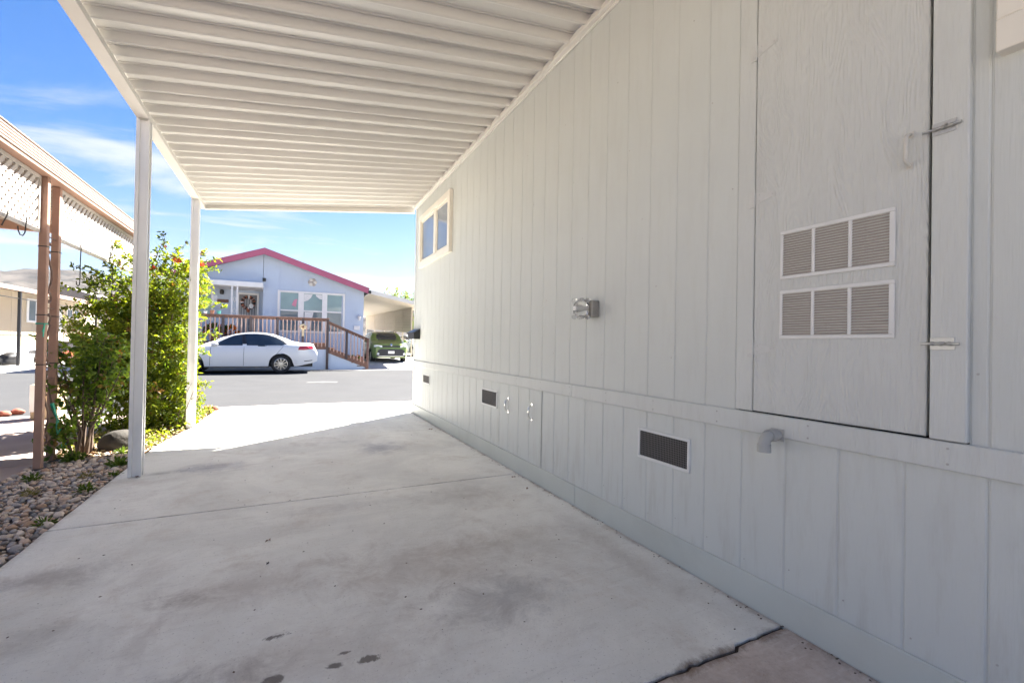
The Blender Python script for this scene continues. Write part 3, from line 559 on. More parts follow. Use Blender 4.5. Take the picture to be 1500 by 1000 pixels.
# ================================================================== GRAVEL BED, PEBBLES
CAM = Vector((0, 0, 1.1))
def inframe(p, pad=30):
    d = Vector(p) - CAM; z = d.dot(Fv)
    if z <= .1: return False
    u = 750 + 662.4 * d.dot(Rv) / z; v = 500 - 662.4 * d.dot(Uv) / z
    return -pad < u < 1500 + pad and -pad < v < 1000 + pad
gb = MB()
for (xa, ya, xb, yb) in ((-1.99, 1.5, -1.19, 6.2),):
    gb.add([(xa, ya, -.045), (xb, ya, -.045), (xb, yb, -.035), (xa, yb, -.035)], [(0, 1, 2, 3)])
gb = kind(gb.build('gravel_bed', m_soil), 'structure')
bed = kind(MB().add([(-2.0, 6.2, -.038), (-1.10, 6.2, -.038), (-.96, 7.6, -.03), (-.90, 8.62, -.03), (-1.95, 8.62, -.03)], [(0, 1, 2, 3, 4)]).build('planting_bed', m_soil), 'structure')
peb_cols = [(.40, .37, .345), (.44, .40, .365), (.27, .27, .285), (.20, .215, .235), (.36, .285, .235), (.33, .24, .18), (.48, .45, .42), (.145, .145, .15), (.42, .345, .29)]
m_peb = [M('pebble_stone', (c[0] * 1.6, c[1] * 1.44, c[2] * 1.28), rough=.75, var=.22, vs=22, bump=.2, bs=80, dirt=.35, dirtcol=(.24, .18, .14), ds=18) for c in peb_cols]
pebm = {}
def pebble_mesh(k, c):
    if (k, c) not in pebm:
        b = MB(); b.blob((0, 0, 0), (1, .75 + .05 * (k % 3), .52 + .05 * (k % 4)), sub=2, amp=.45, fr=1.1, seed=k + 11); pebm[(k, c)] = b.mesh('pebble', m_peb[c], smooth='all')
    return pebm[(k, c)]
cells = {}; pebs = []
def try_add(x, y, r, z):
    ci, cj = int(x / .09), int(y / .09)
    for i in range(ci - 1, ci + 2):
        for j in range(cj - 1, cj + 2):
            for (px, py, pr) in cells.get((i, j), ()):
                if (px - x) ** 2 + (py - y) ** 2 < ((pr + r) * .80) ** 2: return
    cells.setdefault((ci, cj), []).append((x, y, r)); pebs.append((x, y, z, r))
for n_, ra, rb in ((300, .021, .034), (4600, .0135, .022), (9000, .008, .0135)):
    for _ in range(n_):
        y = rnd.uniform(2.3, 6.3); x = rnd.uniform(-1.97, -1.215 - .02)
        if y > 5.6 and rnd.random() < (y - 5.6) * 1.2: continue
        r = rnd.uniform(ra, rb)
        if x + r > -1.212: continue
        try_add(x, y, r, -.03 + rnd.random() * .012)
vis = [p for p in pebs if inframe((p[0], p[1], 0))]
vis.sort(key=lambda p: -p[3] / (Vector((p[0], p[1], 0)) - CAM).length)
big = set(vis[:285])
gv, gf, gm = [], [], []
for p in pebs:
    x, y, z, r = p; k = rnd.randrange(9); c = rnd.choice((0, 0, 1, 1, 2, 2, 3, 4, 5, 6, 6, 7, 8, 8)); rot = (rnd.uniform(-.3, .3), rnd.uniform(-.3, .3), rnd.uniform(0, 6.28))
    me = pebble_mesh(k, c)
    if p in big: inst(me, 'pebble', gb, (x, y, z + r * .25), rot, (r, r, r * 1.05))
    else:
        mt = Matrix.LocRotScale(Vector((x, y, z + r * .2)), Matrix.Rotation(rot[2], 3, 'Z'), Vector((r, r, r)))
        o = len(gv); gv += [mt @ v.co for v in me.vertices]; gf += [tuple(i + o for i in q.vertices) for q in me.polygons]; gm += [c] * len(me.polygons)
b = MB(); b.v = [v[:] for v in gv]; b.f = gf; b.m = gm
kind(b.build('gravel', m_peb, gb, smooth='all', fix=False), 'stuff')

# ================================================================== LATTICE CARPORT OF THE NEIGHBOUR
lc = thing('lattice_carport', 'neighbour carport with white lattice panels, ribbed tan fascia and paired brown posts', 'carport', (-1.9, 5.3, 0))
LY0, LY1 = -1.5, 8.0
b = MB(); b.box(-1.862, LY0, 2.478, -1.822, LY1, 2.600)
zz = 2.482
for i in range(5): b.box(-1.8225, LY0, zz, -1.806, LY1, zz + .019, c=.005); zz += .0235
b.box(-1.86, LY0, 2.601, -1.80, LY1, 2.612, c=.003).build('fascia', m_fascia, lc)
MB().box(-1.93, LY0, 2.455, -1.815, LY1, 2.4775).build('soffit', m_brown, lc)
m_tandeck = M('tan_roof_deck', (.30, .25, .21), rough=.6, var=.08)
def corr(x0, x1, y0, y1, z, name, mat, parent, p=.15, h=.03):
    b = MB(); k = int((y1 - y0) / p); pts = []
    for i in range(k):
        y = y0 + i * p; pts += [(y, 0), (y + p * .5, 0), (y + p * .6, h), (y + p * .9, h)]
    pts.append((y0 + k * p, 0)); n = len(pts)
    for x in (x0, x1): b.v += [(x, y, z + q) for y, q in pts]
    b.f = [(i, i + 1, n + i + 1, n + i) for i in range(n - 1)]; b.m = [0] * (n - 1); return b.build(name, mat, parent, fix=False)
corr(-5.4, -1.863, LY0, LY1 - .05, 2.56, 'roof_deck', m_tandeck, lc)
MB().box(-5.4, LY1 - .05, 2.455, -1.863, LY1, 2.600, c=.004).build('end_fascia', m_brown, lc)
MB().box(-5.45, LY0, 2.40, -5.38, LY1, 2.60).build('rear_beam', m_brown, lc)
for y in (.4, 4.0, 7.6): MB().box(-5.45, y, -.005, -5.39, y + .06, 2.40).build('post', m_brown, lc)
def lattice(y0, y1, z0, z1, x=-1.9):
    root = MB(); fw = .03
    root.box(x - .014, y0, z0, x + .014, y1, z0 + fw, c=.002).box(x - .014, y0, z1 - fw, x + .014, y1, z1, c=.002).box(x - .0135, y0, z0 + fw, x + .0135, y0 + fw, z1 - fw).box(x - .0135, y1 - fw, z0 + fw, x + .0135, y1, z1 - fw)
    fr = root.build('lattice_panel', m_lat, lc)
    p = .0885; w = .0365 * math.sqrt(2)
    for sgn, xo in ((1, .0045), (-1, -.0045)):
        b = MB(); H = z1 - z0; k = -int(H / p) - 1 if sgn > 0 else 0; s = y0 + k * p
        while s < y1 + (0 if sgn > 0 else H):
            # strip edges y = s + sgn*(z - z0), width w along y, clipped to the panel
            poly = [(s, 0), (s + w, 0), (s + w + sgn * H, H), (s + sgn * H, H)]
            for lim, side in ((y0 + .004, 1), (y1 - .004, -1)):
                o = []
                for i in range(len(poly)):
                    a, c = poly[i], poly[(i + 1) % len(poly)]; ia, ic = (a[0] - lim) * side >= 0, (c[0] - lim) * side >= 0
                    if ia: o.append(a)
                    if ia != ic: t = (lim - a[0]) / (c[0] - a[0]); o.append((lim, a[1] + (c[1] - a[1]) * t))
                poly = o
                if len(poly) < 3: break
            if len(poly) >= 3: b.prism([(x + xo - .003, y, z0 + .004 + q * (H - .008) / H) for y, q in poly], (.006, 0, 0))
            s += p
        kind(b.build('lattice_strips', m_lat, fr), 'stuff')
lattice(3.0, 5.165, 1.975, 2.452); lattice(5.545, 7.75, 1.975, 2.452)
for (x, y) in ((-1.876, 5.205), (-1.903, 5.505)):
    po = MB().box(x - .026, y - .026, -.03, x + .026, y + .026, 2.452, c=.003).build('post', m_brown, lc)
    for z in (.86, 1.28, 1.86): MB().box(x - .029, y - .029, z, x + .029, y + .029, z + .008).build('strap', m_black, po)
MB().box(-1.935, 5.15, -.045, -1.845, 5.56, -.012, c=.004).build('base_plate', m_black, lc)
def scroll(z0, z1, s=1, a=.05):
    P = []; zc0, zc1 = z0 + .07, z1 - .07
    for i in range(10): t = i / 9 * 4.4; r = .014 + .036 * (i / 9); P.append((-1.89, 5.355 + s * (.045 - r * math.cos(t + .4)) - s * .045, zc0 - r * math.sin(t + .4) * 1.15))
    P += [(-1.89, 5.355 + s * a * math.sin(q * 3.14 * 2 - 1.2), zc0 + (zc1 - zc0) * q) for q in (.1, .25, .4, .55, .7, .85)]
    for i in range(10): t = 4.4 - i / 9 * 4.4; r = .014 + .036 * (1 - i / 9); P.append((-1.89, 5.355 - s * (.045 - r * math.cos(t + .4)) + s * .045, zc1 + r * math.sin(t + .4) * 1.15))
    return P
sc = MB()
for (a, c, s) in ((.12, .72, 1), (.74, 1.34, -1), (1.36, 1.96, 1)): sc.tube(scroll(a, c, s), .0085, 6)
for z in (.73, 1.35, 1.97, .11): sc.tube([(-1.882, 5.23, z), (-1.898, 5.48, z)], .006, 6)
sc.build('scroll_ironwork', M('brown_iron', (.17, .10, .075), rough=.55, var=.2), lc, smooth=True)
# hooks hanging from the lattice
m_hook = M('black_hook', (.02, .02, .022), rough=.45)
def hook(path, label, r=.0045):
    o = path[0]; ob = MB().tube(path, r, 6).build('hanging_hook', m_hook, smooth=True, origin=o); return tag(ob, label, 'hook', 'hooks hanging from the lattice carport')
y = 5.955; hook([(-1.875, y, 2.03), (-1.872, y, 1.99), (-1.875, y, 1.9), (-1.875, y, 1.66), (-1.875, y - .012, 1.62), (-1.875, y - .045, 1.605), (-1.875, y - .075, 1.62), (-1.875, y - .085, 1.645)], 'long black hook hanging straight down from the lattice right of the brown posts')
y = 6.87; hook([(-1.875, y, 2.03), (-1.872, y, 1.99), (-1.875, y, 1.9), (-1.875, y, 1.6), (-1.875, y - .012, 1.56), (-1.875, y - .05, 1.545), (-1.875, y - .085, 1.58)], 'thin black hook whose lower end is lost in the big flowering bush')
y = 4.86; hook([(-1.875, y + .05, 2.04), (-1.875, y + .045, 1.99), (-1.875, y + .03, 1.915), (-1.875, y, 1.885), (-1.875, y - .04, 1.885), (-1.875, y - .07, 1.915), (-1.875, y - .075, 1.945)], 'short wide black hook below the lattice left of the brown posts')
y = 4.60; hook([(-1.875, y + .05, 2.03), (-1.875, y + .03, 1.98), (-1.875, y - .01, 1.93), (-1.875, y - .03, 1.90)], 'short slanting black hook at the far left end of the lattice')
# teal ties
m_teal = M('teal_plastic', (.02, .30, .20), rough=.4, var=.2)
tt = MB(); tt.box(-1.905, 5.175, 1.203, -1.846, 5.2345, 1.216).prism([(-1.845, 5.178, 1.215), (-1.845, 5.150, 1.212), (-1.842, 5.125, 1.10), (-1.842, 5.142, 1.095)], (.003, 0, 0)).prism([(-1.85, 5.18, 1.21), (-1.85, 5.165, 1.2), (-1.856, 5.15, 1.14), (-1.856, 5.16, 1.14)], (.003, 0, 0))
tag(tt.build('plant_tie', m_teal, origin=(-1.87, 5.2, 1.2)), 'teal plastic plant tie with loose tail around the upper half of the brown post', 'plant tie')
tt = MB(); P = [(-1.84, 5.30, .52), (-1.83, 5.33, .46), (-1.82, 5.37, .38), (-1.82, 5.36, .30), (-1.83, 5.42, .24), (-1.82, 5.50, .30), (-1.82, 5.53, .22), (-1.81, 5.58, .14), (-1.82, 5.50, .08), (-1.81, 5.44, .13)]
for i in range(len(P) - 1): tt.bar(P[i], P[i + 1], .004, .022, (0, .3, 1))
for k in range(3): tt.bar((-1.83, 5.30 + .01 * k, .52), (-1.82, 5.36 + .02 * k, .40 - .03 * k), .004, .02, (0, 1, .3))
tag(tt.build('plant_tie', m_teal, origin=(-1.83, 5.4, .1)), 'tangled teal plastic tape around the rose stems near the ground', 'plant tie')

# ================================================================== PLANTS
def leafmesh(name, C, D, N, Ln, Wd, mats, mi, parent=None, origin=(0, 0, 0), fold=.18):
    C = np.asarray(C, float); D = np.asarray(D, float); N = np.asarray(N, float); Ln = np.asarray(Ln)[:, None]; Wd = np.asarray(Wd)[:, None]
    D /= np.linalg.norm(D, axis=1, keepdims=True) + 1e-9; Sd = np.cross(D, N); Sd /= np.linalg.norm(Sd, axis=1, keepdims=True) + 1e-9; N = np.cross(Sd, D)
    o = np.array(OFF[parent.name] if parent else origin)
    C = C - o; n = len(C)
    V = np.stack([C, C + D * Ln * .3 + Sd * Wd * .48 + N * Wd * fold, C + D * Ln * .68 + Sd * Wd * .38 + N * Wd * fold * .6, C + D * Ln - N * Ln * .12, C + D * Ln * .68 - Sd * Wd * .38 + N * Wd * fold * .6, C + D * Ln * .3 - Sd * Wd * .48 + N * Wd * fold], 1).reshape(-1, 3)
    base = np.arange(n)[:, None] * 6
    F = np.stack([base + np.array([0, 1, 2, 3]), base + np.array([0, 3, 4, 5])], 1).reshape(-1, 4)
    me = bpy.data.meshes.new(name); me.vertices.add(len(V)); me.vertices.foreach_set('co', V.astype(np.float32).ravel())
    me.loops.add(F.size); me.loops.foreach_set('vertex_index', F.astype(np.int32).ravel()); me.polygons.add(len(F)); me.polygons.foreach_set('loop_start', np.arange(0, F.size, 4, dtype=np.int32))
    for m_ in mats: me.materials.append(m_)
    me.polygons.foreach_set('material_index', np.repeat(np.asarray(mi, np.int32), 2)); me.update(calc_edges=True); me.validate()
    ob = bpy.data.objects.new(name, me); COL.objects.link(ob); OFF[ob.name] = Vector(o)
    if parent: ob.parent = parent
    else: ob.location = o
    return ob
R_ = np.random.default_rng(5)
def rdir(n):
    d = R_.normal(size=(n, 3)); return d / np.linalg.norm(d, axis=1, keepdims=True)
def twig_leaves(tw, td, per, ln, wd, spread=.10, mats=3, droop=.2, wts=None):
    """leaves set along short twigs: tw (n,3) bases, td (n,3) directions"""
    n = len(tw); t = np.tile(np.linspace(.05, 1, per), n); B = np.repeat(tw, per, 0); Dm = np.repeat(td, per, 0); L_ = np.repeat(R_.uniform(.6, 1.3, n) * spread, per)
    C = B + Dm * (t * L_)[:, None]; C[:, 2] -= droop * (t * L_) ** 2 * 3
    side = rdir(n * per); D = Dm * .35 + side; N = rdir(n * per) * .8 + np.array([.25, .15, .9])
    k = R_.choice(mats, size=n, p=wts); mi = np.repeat(k, per); flip = R_.random(n * per) < .25; mi[flip] = R_.choice(mats, size=flip.sum(), p=wts)
    return C, D, N, ln * R_.uniform(.6, 1.25, n * per), wd * R_.uniform(.7, 1.2, n * per), mi
m_l1 = Mleaf('bush_leaf_yellow_green', (.155, .178, .024), trans=.62); m_l2 = Mleaf('bush_leaf_green', (.13, .165, .02), trans=.6); m_l3 = Mleaf('bush_leaf_dark', (.07, .11, .02), trans=.45); m_l4 = Mleaf('bush_leaf_rusty', (.16, .085, .03))
m_stem = M('woody_stem', (.13, .09, .065), rough=.85, var=.3, vs=20)
m_org = Mleaf('orange_petal', (.62, .13, .02), trans=.35, var=.2); m_red = Mleaf('red_petal', (.5, .06, .03), trans=.3, var=.2); m_pink = Mleaf('pink_petal', (.6, .25, .28), trans=.3)
bush = thing('flowering_bush', 'big yellow green climbing bush with orange flowers between the white posts and the road', 'bush', (-1.6, 7.3, 0))
blobs = [((-1.42, 7.0, .28), (.34, .36, .30)), ((-1.75, 6.75, .35), (.36, .30, .36)), ((-1.60, 7.2, .62), (.46, .55, .62)), ((-1.55, 7.3, 1.25), (.44, .55, .62)), ((-1.72, 7.1, 1.55), (.42, .45, .48)), ((-1.36, 7.25, 1.75), (.34, .45, .40)), ((-1.95, 7.2, 1.25), (.34, .40, .40)), ((-1.45, 7.6, .42), (.30, .55, .46)), ((-1.38, 7.05, .42), (.22, .4, .42)), ((-1.62, 6.85, 1.0), (.32, .30, .55)), ((-2.02, 7.3, .75), (.26, .4, .5))]
T, TD = [], []
vol = [r[0] * r[1] * r[2] for _, r in blobs]; tot = sum(vol)
for (c, r), v in zip(blobs, vol):
    n = int(4300 * v / tot) + 80
    d = rdir(n); rr = (.42 + .62 * R_.random(n) ** .6)[:, None]
    P = np.array(c) + d * np.array(r) * rr
    keep = np.array([mnoise.noise(Vector(p) * 4.2) > -.20 for p in P]) & (P[:, 2] > .06)
    T.append(P[keep]); TD.append((d * .8 + np.array([.15, 0, .45]) + rdir(n) * .5)[keep])
T = np.concatenate(T); TD = np.concatenate(TD); TD /= np.linalg.norm(TD, axis=1, keepdims=True)
parts_ = [twig_leaves(T, TD, 8, .052, .026, .13, 4, .6, [.38, .36, .22, .04])]
# long sprays that break the outline
st = MB(); ST, SD = [], []
sprays = [((-1.45, 7.1, 2.0), (.25, -.1, .35), .45), ((-1.35, 7.1, 2.0), (.5, 0, .25), .5), ((-1.6, 7.1, 1.95), (-.05, -.1, .45), .42), ((-1.25, 7.1, 1.9), (.45, -.05, .2), .42), ((-1.2, 7.0, 1.6), (.4, -.1, -.02), .42), ((-1.12, 7.1, 1.15), (.28, 0, .05), .26), ((-1.18, 7.1, .95), (.3, -.05, -.02), .2), ((-1.85, 7.0, 1.75), (-.35, -.1, .2), .45), ((-1.95, 7.0, 1.6), (-.4, 0, .12), .4), ((-1.95, 7.0, 1.45), (-.4, -.05, .02), .4), ((-1.9, 7.0, 1.9), (-.2, 0, .25), .35), ((-2.05, 7.1, 1.2), (-.3, 0, .1), .35), ((-1.5, 7.0, 2.1), (.1, 0, .3), .3), ((-1.15, 7.2, .5), (.22, 0, .02), .2), ((-1.7, 7.0, 2.0), (-.2, -.1, .3), .35), ((-1.2, 7.0, 2.05), (.25, 0, .22), .3)]
for b0, d0, L0 in sprays:
    b0 = np.array(b0); d0 = np.array(d0); d0 = d0 / np.linalg.norm(d0); path = [b0 + d0 * L0 * t + np.array([0, 0, -.25 * (t * L0) ** 2]) + R_.normal(size=3) * .006 for t in np.linspace(-.3, 1, 8)]
    st.tube([tuple(p) for p in path], [.006, .0055, .005, .0045, .004, .0035, .003, .002], 5)
    for p in path[1:]:
        for _ in range(2): ST.append(p); SD.append(d0 * .4 + R_.normal(size=3) * .6)
SD = np.array(SD); SD /= np.linalg.norm(SD, axis=1, keepdims=True)
parts_.append(twig_leaves(np.array(ST), SD, 5, .05, .026, .06, 4, .3, [.35, .35, .22, .08]))
cat = [np.concatenate([p[i] for p in parts_]) for i in range(6)]
leafmesh('foliage', *cat[:5], [m_l1, m_l2, m_l3, m_l4], cat[5], bush)
for k in range(9):
    a = k / 9 * 6.28; x0, y0 = -1.6 + .12 * math.cos(a), 7.25 + .14 * math.sin(a)
    st.tube([(x0, y0, -.03), (x0 + .05 * math.cos(a), y0, .4), (x0 + .15 * math.cos(a + .4), y0 + .1 * math.sin(a), .9), (x0 + .22 * math.cos(a + .2), y0 + .16 * math.sin(a), 1.6)], [.016, .014, .010, .005], 6)
for (x, y, z) in ((-1.08, 6.75, .1), (-1.15, 6.8, .15), (-1.02, 6.85, .05)): st.tube([(x - .1, y + .15, -.02), (x - .04, y + .05, .22), (x + .03, y, .42), (x + .09, y - .04, .56)], [.005, .004, .003, .0015], 5)
st.build('stem', m_stem, bush, smooth=True)
def flower(p, r, mat, parent, n=26):
    C = np.array(p) + rdir(n) * r * .5; leafmesh('flower', C, rdir(n) + np.array([0, -.3, .3]), rdir(n), np.full(n, r * .9), np.full(n, r * .45), [mat], np.zeros(n, int), parent)
for p, r, mt in (((-1.66, 6.42, .965), .04, m_org), ((-1.24, 6.80, 2.06), .045, m_red), ((-1.47, 6.80, 1.95), .03, m_red), ((-1.36, 6.80, 2.22), .022, m_pink), ((-1.02, 6.98, 2.06), .03, m_red), ((-1.62, 6.5, 1.2), .03, m_l4)): flower(p, r, mt, bush)
# rose bush beside the brown posts
rose = thing('rose_bush', 'leggy rose bush with bare lower stems beside the paired brown posts', 'bush', (-1.72, 5.72, 0))
m_r1 = Mleaf('rose_leaf', (.15, .215, .05), trans=.58); m_r2 = Mleaf('rose_leaf_dark', (.08, .135, .035), trans=.45); m_r3 = Mleaf('rose_leaf_bronze', (.20, .13, .06), trans=.4)
st = MB(); tips = []
for k in range(12):
    a = R_.uniform(0, 6.28); x0, y0 = -1.72 + R_.uniform(-.06, .05), 5.72 + R_.uniform(-.05, .05)
    dx, dy = R_.uniform(-.30, .34), R_.uniform(-.15, .3); h = R_.uniform(.65, 1.12)
    P = [(x0, y0, -.03), (x0 + dx * .18, y0 + dy * .2, h * .28), (x0 + dx * .5, y0 + dy * .5, h * .58), (x0 + dx * .8, y0 + dy * .85, h * .85), (x0 + dx, y0 + dy, h)]
    P = [tuple(np.array(p) + R_.normal(size=3) * .012 * (i > 0)) for i, p in enumerate(P)]
    st.tube(P, [.013, .011, .008, .005, .003], 6); tips += [(P[i], P[i + 1]) for i in (1, 2, 3)]
    for _ in range(2):
        q = np.array(P[2]); e = q + np.array([R_.uniform(-.2, .2), R_.uniform(-.15, .15), R_.uniform(.05, .3)]); st.tube([tuple(q), tuple((q + e) / 2 + R_.normal(size=3) * .02), tuple(e)], [.005, .004, .002], 5); tips.append((tuple(q), tuple(e)))
for p in [((-1.78, 5.6, -.03), (-1.80, 5.5, .2), (-1.88, 5.45, .45), (-1.93, 5.42, .85)), ((-1.76, 5.62, -.03), (-1.72, 5.58, .22), (-1.78, 5.5, .5), (-1.86, 5.46, .62))]: st.tube(p, [.016, .013, .009, .004], 6); tips += [(p[1], p[2]), (p[2], p[3])]
st.build('stem', m_stem, rose, smooth=True)
TW, TDn = [], []
for a, b_ in tips:
    a, b_ = np.array(a), np.array(b_)
    for t in np.linspace(.1, 1, 4):
        p = a + (b_ - a) * t
        if p[2] < .30 and R_.random() < .8: continue
        TW.append(p); TDn.append(R_.normal(size=3) + np.array([0, 0, .35]))
for _ in range(170):
    p = np.array([-1.66, 5.75, .86]) + rdir(1)[0] * np.array([.30, .25, .34]) * R_.random() ** .4; TW.append(p); TDn.append(R_.normal(size=3) + np.array([0, 0, .3]))
for _ in range(40):
    p = np.array([-1.83, 5.46, .22]) + rdir(1)[0] * np.array([.10, .10, .22]) * R_.random() ** .5; TW.append(p); TDn.append(R_.normal(size=3) + np.array([0, 0, .3]))
TDn = np.array(TDn); TDn /= np.linalg.norm(TDn, axis=1, keepdims=True)
c_ = twig_leaves(np.array(TW), TDn, 6, .050, .036, .09, 3, .3, [.62, .28, .10]); leafmesh('foliage', *c_[:5], [m_r1, m_r2, m_r3], c_[5], rose, fold=.1)
# ground cover and leaf litter under the bush
def scatter(name, n, zr, ln, wd, mats, wts, flat, region, lab=None):
    C = []
    while len(C) < n:
        x, y = R_.uniform(region[0], region[1]), R_.uniform(region[2], region[3])
        xe = -1.215 + .14 * min(1, max(0, (y - 5.5) / 1.3)) ** 1.3 + .07 * max(0, min(1, (y - 6.8) / 1.3))
        if x > xe - .015: continue
        if mnoise.noise(Vector((x * 5, y * 5, zr * 9))) < -.15: continue
        if y < 6.0 and R_.random() < (6.0 - y) * 1.1: continue
        C.append((x, y, -.03 + R_.uniform(0, zr)))
    D = rdir(n); D[:, 2] *= flat; N = rdir(n) * (.25 + flat) + np.array([0, 0, 1.])
    mi = R_.choice(len(mats), size=n, p=wts)
    ob = leafmesh(name, C, D, N, ln * R_.uniform(.6, 1.3, n), wd * R_.uniform(.6, 1.3, n), mats, mi); kind(ob, 'stuff'); return ob
m_d1 = M('dry_leaf_tan', (.34, .24, .13), rough=.8, var=.25, vs=12); m_d2 = M('dry_leaf_brown', (.22, .11, .055), rough=.8, var=.25, vs=12); m_d3 = M('dry_leaf_straw', (.45, .36, .20), rough=.8, var=.2, vs=12)
scatter('leaf_litter', 5200, .035, .05, .028, [m_d1, m_d2, m_d3], [.4, .25, .35], .2, (-1.95, -1.0, 5.5, 8.55))
scatter('ground_cover', 2600, .10, .04, .024, [m_l1, m_l2, m_d3], [.5, .3, .2], .6, (-1.9, -1.0, 5.75, 8.55))
tag(MB().blob((-1.50, 5.83, .055), (.165, .15, .125), sub=4, amp=.10, fr=1.6, seed=4).build('boulder', M('boulder_stone', (.045, .040, .034), rough=.9, var=.3, vs=9, bump=.5, bs=45, dirt=.5, dirtcol=(.07, .065, .05), ds=8), smooth='all', origin=(-1.5, 5.83, -.04)), 'round dark boulder in the gravel left of the nearer white post', 'boulder')
m_w1 = Mleaf('weed_leaf', (.10, .15, .03)); m_w2 = Mleaf('weed_leaf_dry', (.22, .19, .09))
for (x, y, r, n, lab, dry) in ((-1.76, 4.80, .085, 60, 'feathery bright green weed in the gravel near the foot of the brown posts', 0), (-1.42, 4.75, .075, 42, 'small yellowing weed in the middle of the gravel bed', 1), (-1.30, 4.32, .085, 56, 'low green weed in the gravel close to the concrete edge', 0), (-1.265, 3.62, .075, 60, 'narrow green weed growing along the concrete edge nearest the camera', 0), (-1.60, 4.35, .08, 40, 'dry tan weed among the pale pebbles', 1),
                               (-1.72, 5.42, .13, 90, 'leafy green weed clump at the base of the rose bush', 0), (-1.30, 5.05, .12, 90, 'green weed clump between the boulder and the nearer white post', 0), (-1.42, 5.60, .09, 60, 'small light green weed against the round boulder', 0), (-1.24, 4.72, .07, 46, 'tiny green weed beside the foot of the nearer white post', 0)):
    n = int(n * 1.5); r *= .8; d = rdir(n); d[:, 2] = np.abs(d[:, 2]) * .8 + .15
    ob = leafmesh('weed', np.array((x, y, -.02)) + d * r * R_.uniform(.05, .75, (n, 1)), d, rdir(n) + np.array([0, 0, .8]), R_.uniform(.3, .6, n) * r, R_.uniform(.10, .20, n) * r, [m_w2 if dry else m_w1, m_w1 if not dry else m_d3], R_.integers(0, 2, n), origin=(x, y, -.03)); tag(ob, lab, 'weed', 'weeds in the gravel bed')
# fallen leaves and scraps on the concrete
def fallen(x, y, r, rot, lab, mt=None):
    b = MB(); n = 9; P = []
    for i in range(n):
        a = 2 * math.pi * i / n; k = r * (.75 + .35 * math.sin(a * 2.3 + x * 9)); px, py = k * math.cos(a), k * .6 * math.sin(a); P.append((x + px * math.cos(rot) - py * math.sin(rot), y + px * math.sin(rot) + py * math.cos(rot), .004 + .010 * abs(math.sin(a * 1.5 + y * 7))))
    c = (x, y, .012); b.v = [c] + P + [(p[0], p[1], p[2] - .0015) for p in [c] + P]; m = n + 1
    b.f = [(0, i, i % n + 1) for i in range(1, n + 1)] + [(m, m + i % n + 1, m + i) for i in range(1, n + 1)] + [(i, m + i, m + i % n + 1, i % n + 1) for i in range(1, n + 1)]; b.m = [0] * len(b.f)
    tag(b.build('fallen_leaf', mt or m_d2, origin=(x, y, 0)), lab, 'leaf', 'fallen leaves on the driveway')
m_lf = M('curled_leaf', (.17, .085, .05), rough=.8, var=.3, vs=20)
fallen(-.076, 2.813, .019, .4, 'small curled reddish leaf lying alone in the middle of the concrete', m_lf); fallen(-.069, 2.523, .016, 1.2, 'darker curled leaf just nearer than the reddish one on the concrete', M('dark_leaf', (.07, .05, .035), rough=.8, var=.3))
fallen(1.70, 3.36, .022, .2, 'brown leaf against the grey base trim below the skirting handles', m_lf); fallen(1.66, 3.05, .018, 1.4, 'brown scrap of leaf by the base trim nearer than the slab joint', m_lf); fallen(-1.05, 4.52, .020, .5, 'brown leaf lying at the foot of the nearer white post', m_lf); fallen(1.66, 5.66, .03, .1, 'long brown leaf lying across the farther slab joint', m_d2)
# red stones
m_rs = M('red_stone', (.30, .10, .065), rough=.8, var=.25, vs=12, bump=.3, bs=50)
for i, (x, y, r, lab) in enumerate(((-3.43, 8.88, .075, 'rounded red stone by the road, right one of the pair on the pinkish concrete'), (-3.50, 8.72, .07, 'rounded red stone at the frame edge, left one of the pair by the road'), (-1.02, 8.50, .055, 'small red stone at the edge of the driveway beyond the farther post'), (-1.13, 8.56, .06, 'dark red stone under the bush at the road edge'), (-.98, 8.38, .04, 'smallest red stone beside the driveway at the bush'))):
    tag(MB().blob((x, y, r * .35), (r, r * .8, r * .62), sub=3, amp=.2, fr=1.5, seed=i + 3).build('red_stone', m_rs, smooth='all', origin=(x, y, 0)), lab, 'stone', 'red stones along the road edge')
bx = thing('tan_box', 'pale tan box with a white side standing behind the brown posts by the road', 'box', (-2.9, 8.35, 0))
MB().box(-3.05, 8.2, 0.0, -2.78, 8.5, .46, c=.01).build('body', M('tan_card', (.50, .38, .24), rough=.8, var=.1), bx); MB().box(-3.052, 8.19, .10, -2.965, 8.1995, .455).build('white_panel', m_post, bx)

cr = MB(); r3 = random.Random(21)
for i in range(420):
    if i < 260: x, y = 1.79 - abs(r3.gauss(0, .025)), r3.uniform(.7, 7.0)
    else: x, y = r3.uniform(-1.1, 1.7), r3.uniform(1.2, 6.5)
    s = r3.uniform(.0015, .0048); a = r3.uniform(0, 6.28); q = [(x + s * math.cos(a + k * 1.57) * (1.6 if k % 2 else 1), y + s * math.sin(a + k * 1.57) * (1.6 if k % 2 else 1), .0008) for k in range(4)]
    cr.add(q + [(x, y, s * .9)], [(0, 1, 4), (1, 2, 4), (2, 3, 4), (3, 0, 4)])
kind(cr.build('debris', M('dirt_crumbs', (.13, .095, .07), rough=1, var=.4)), 'stuff')
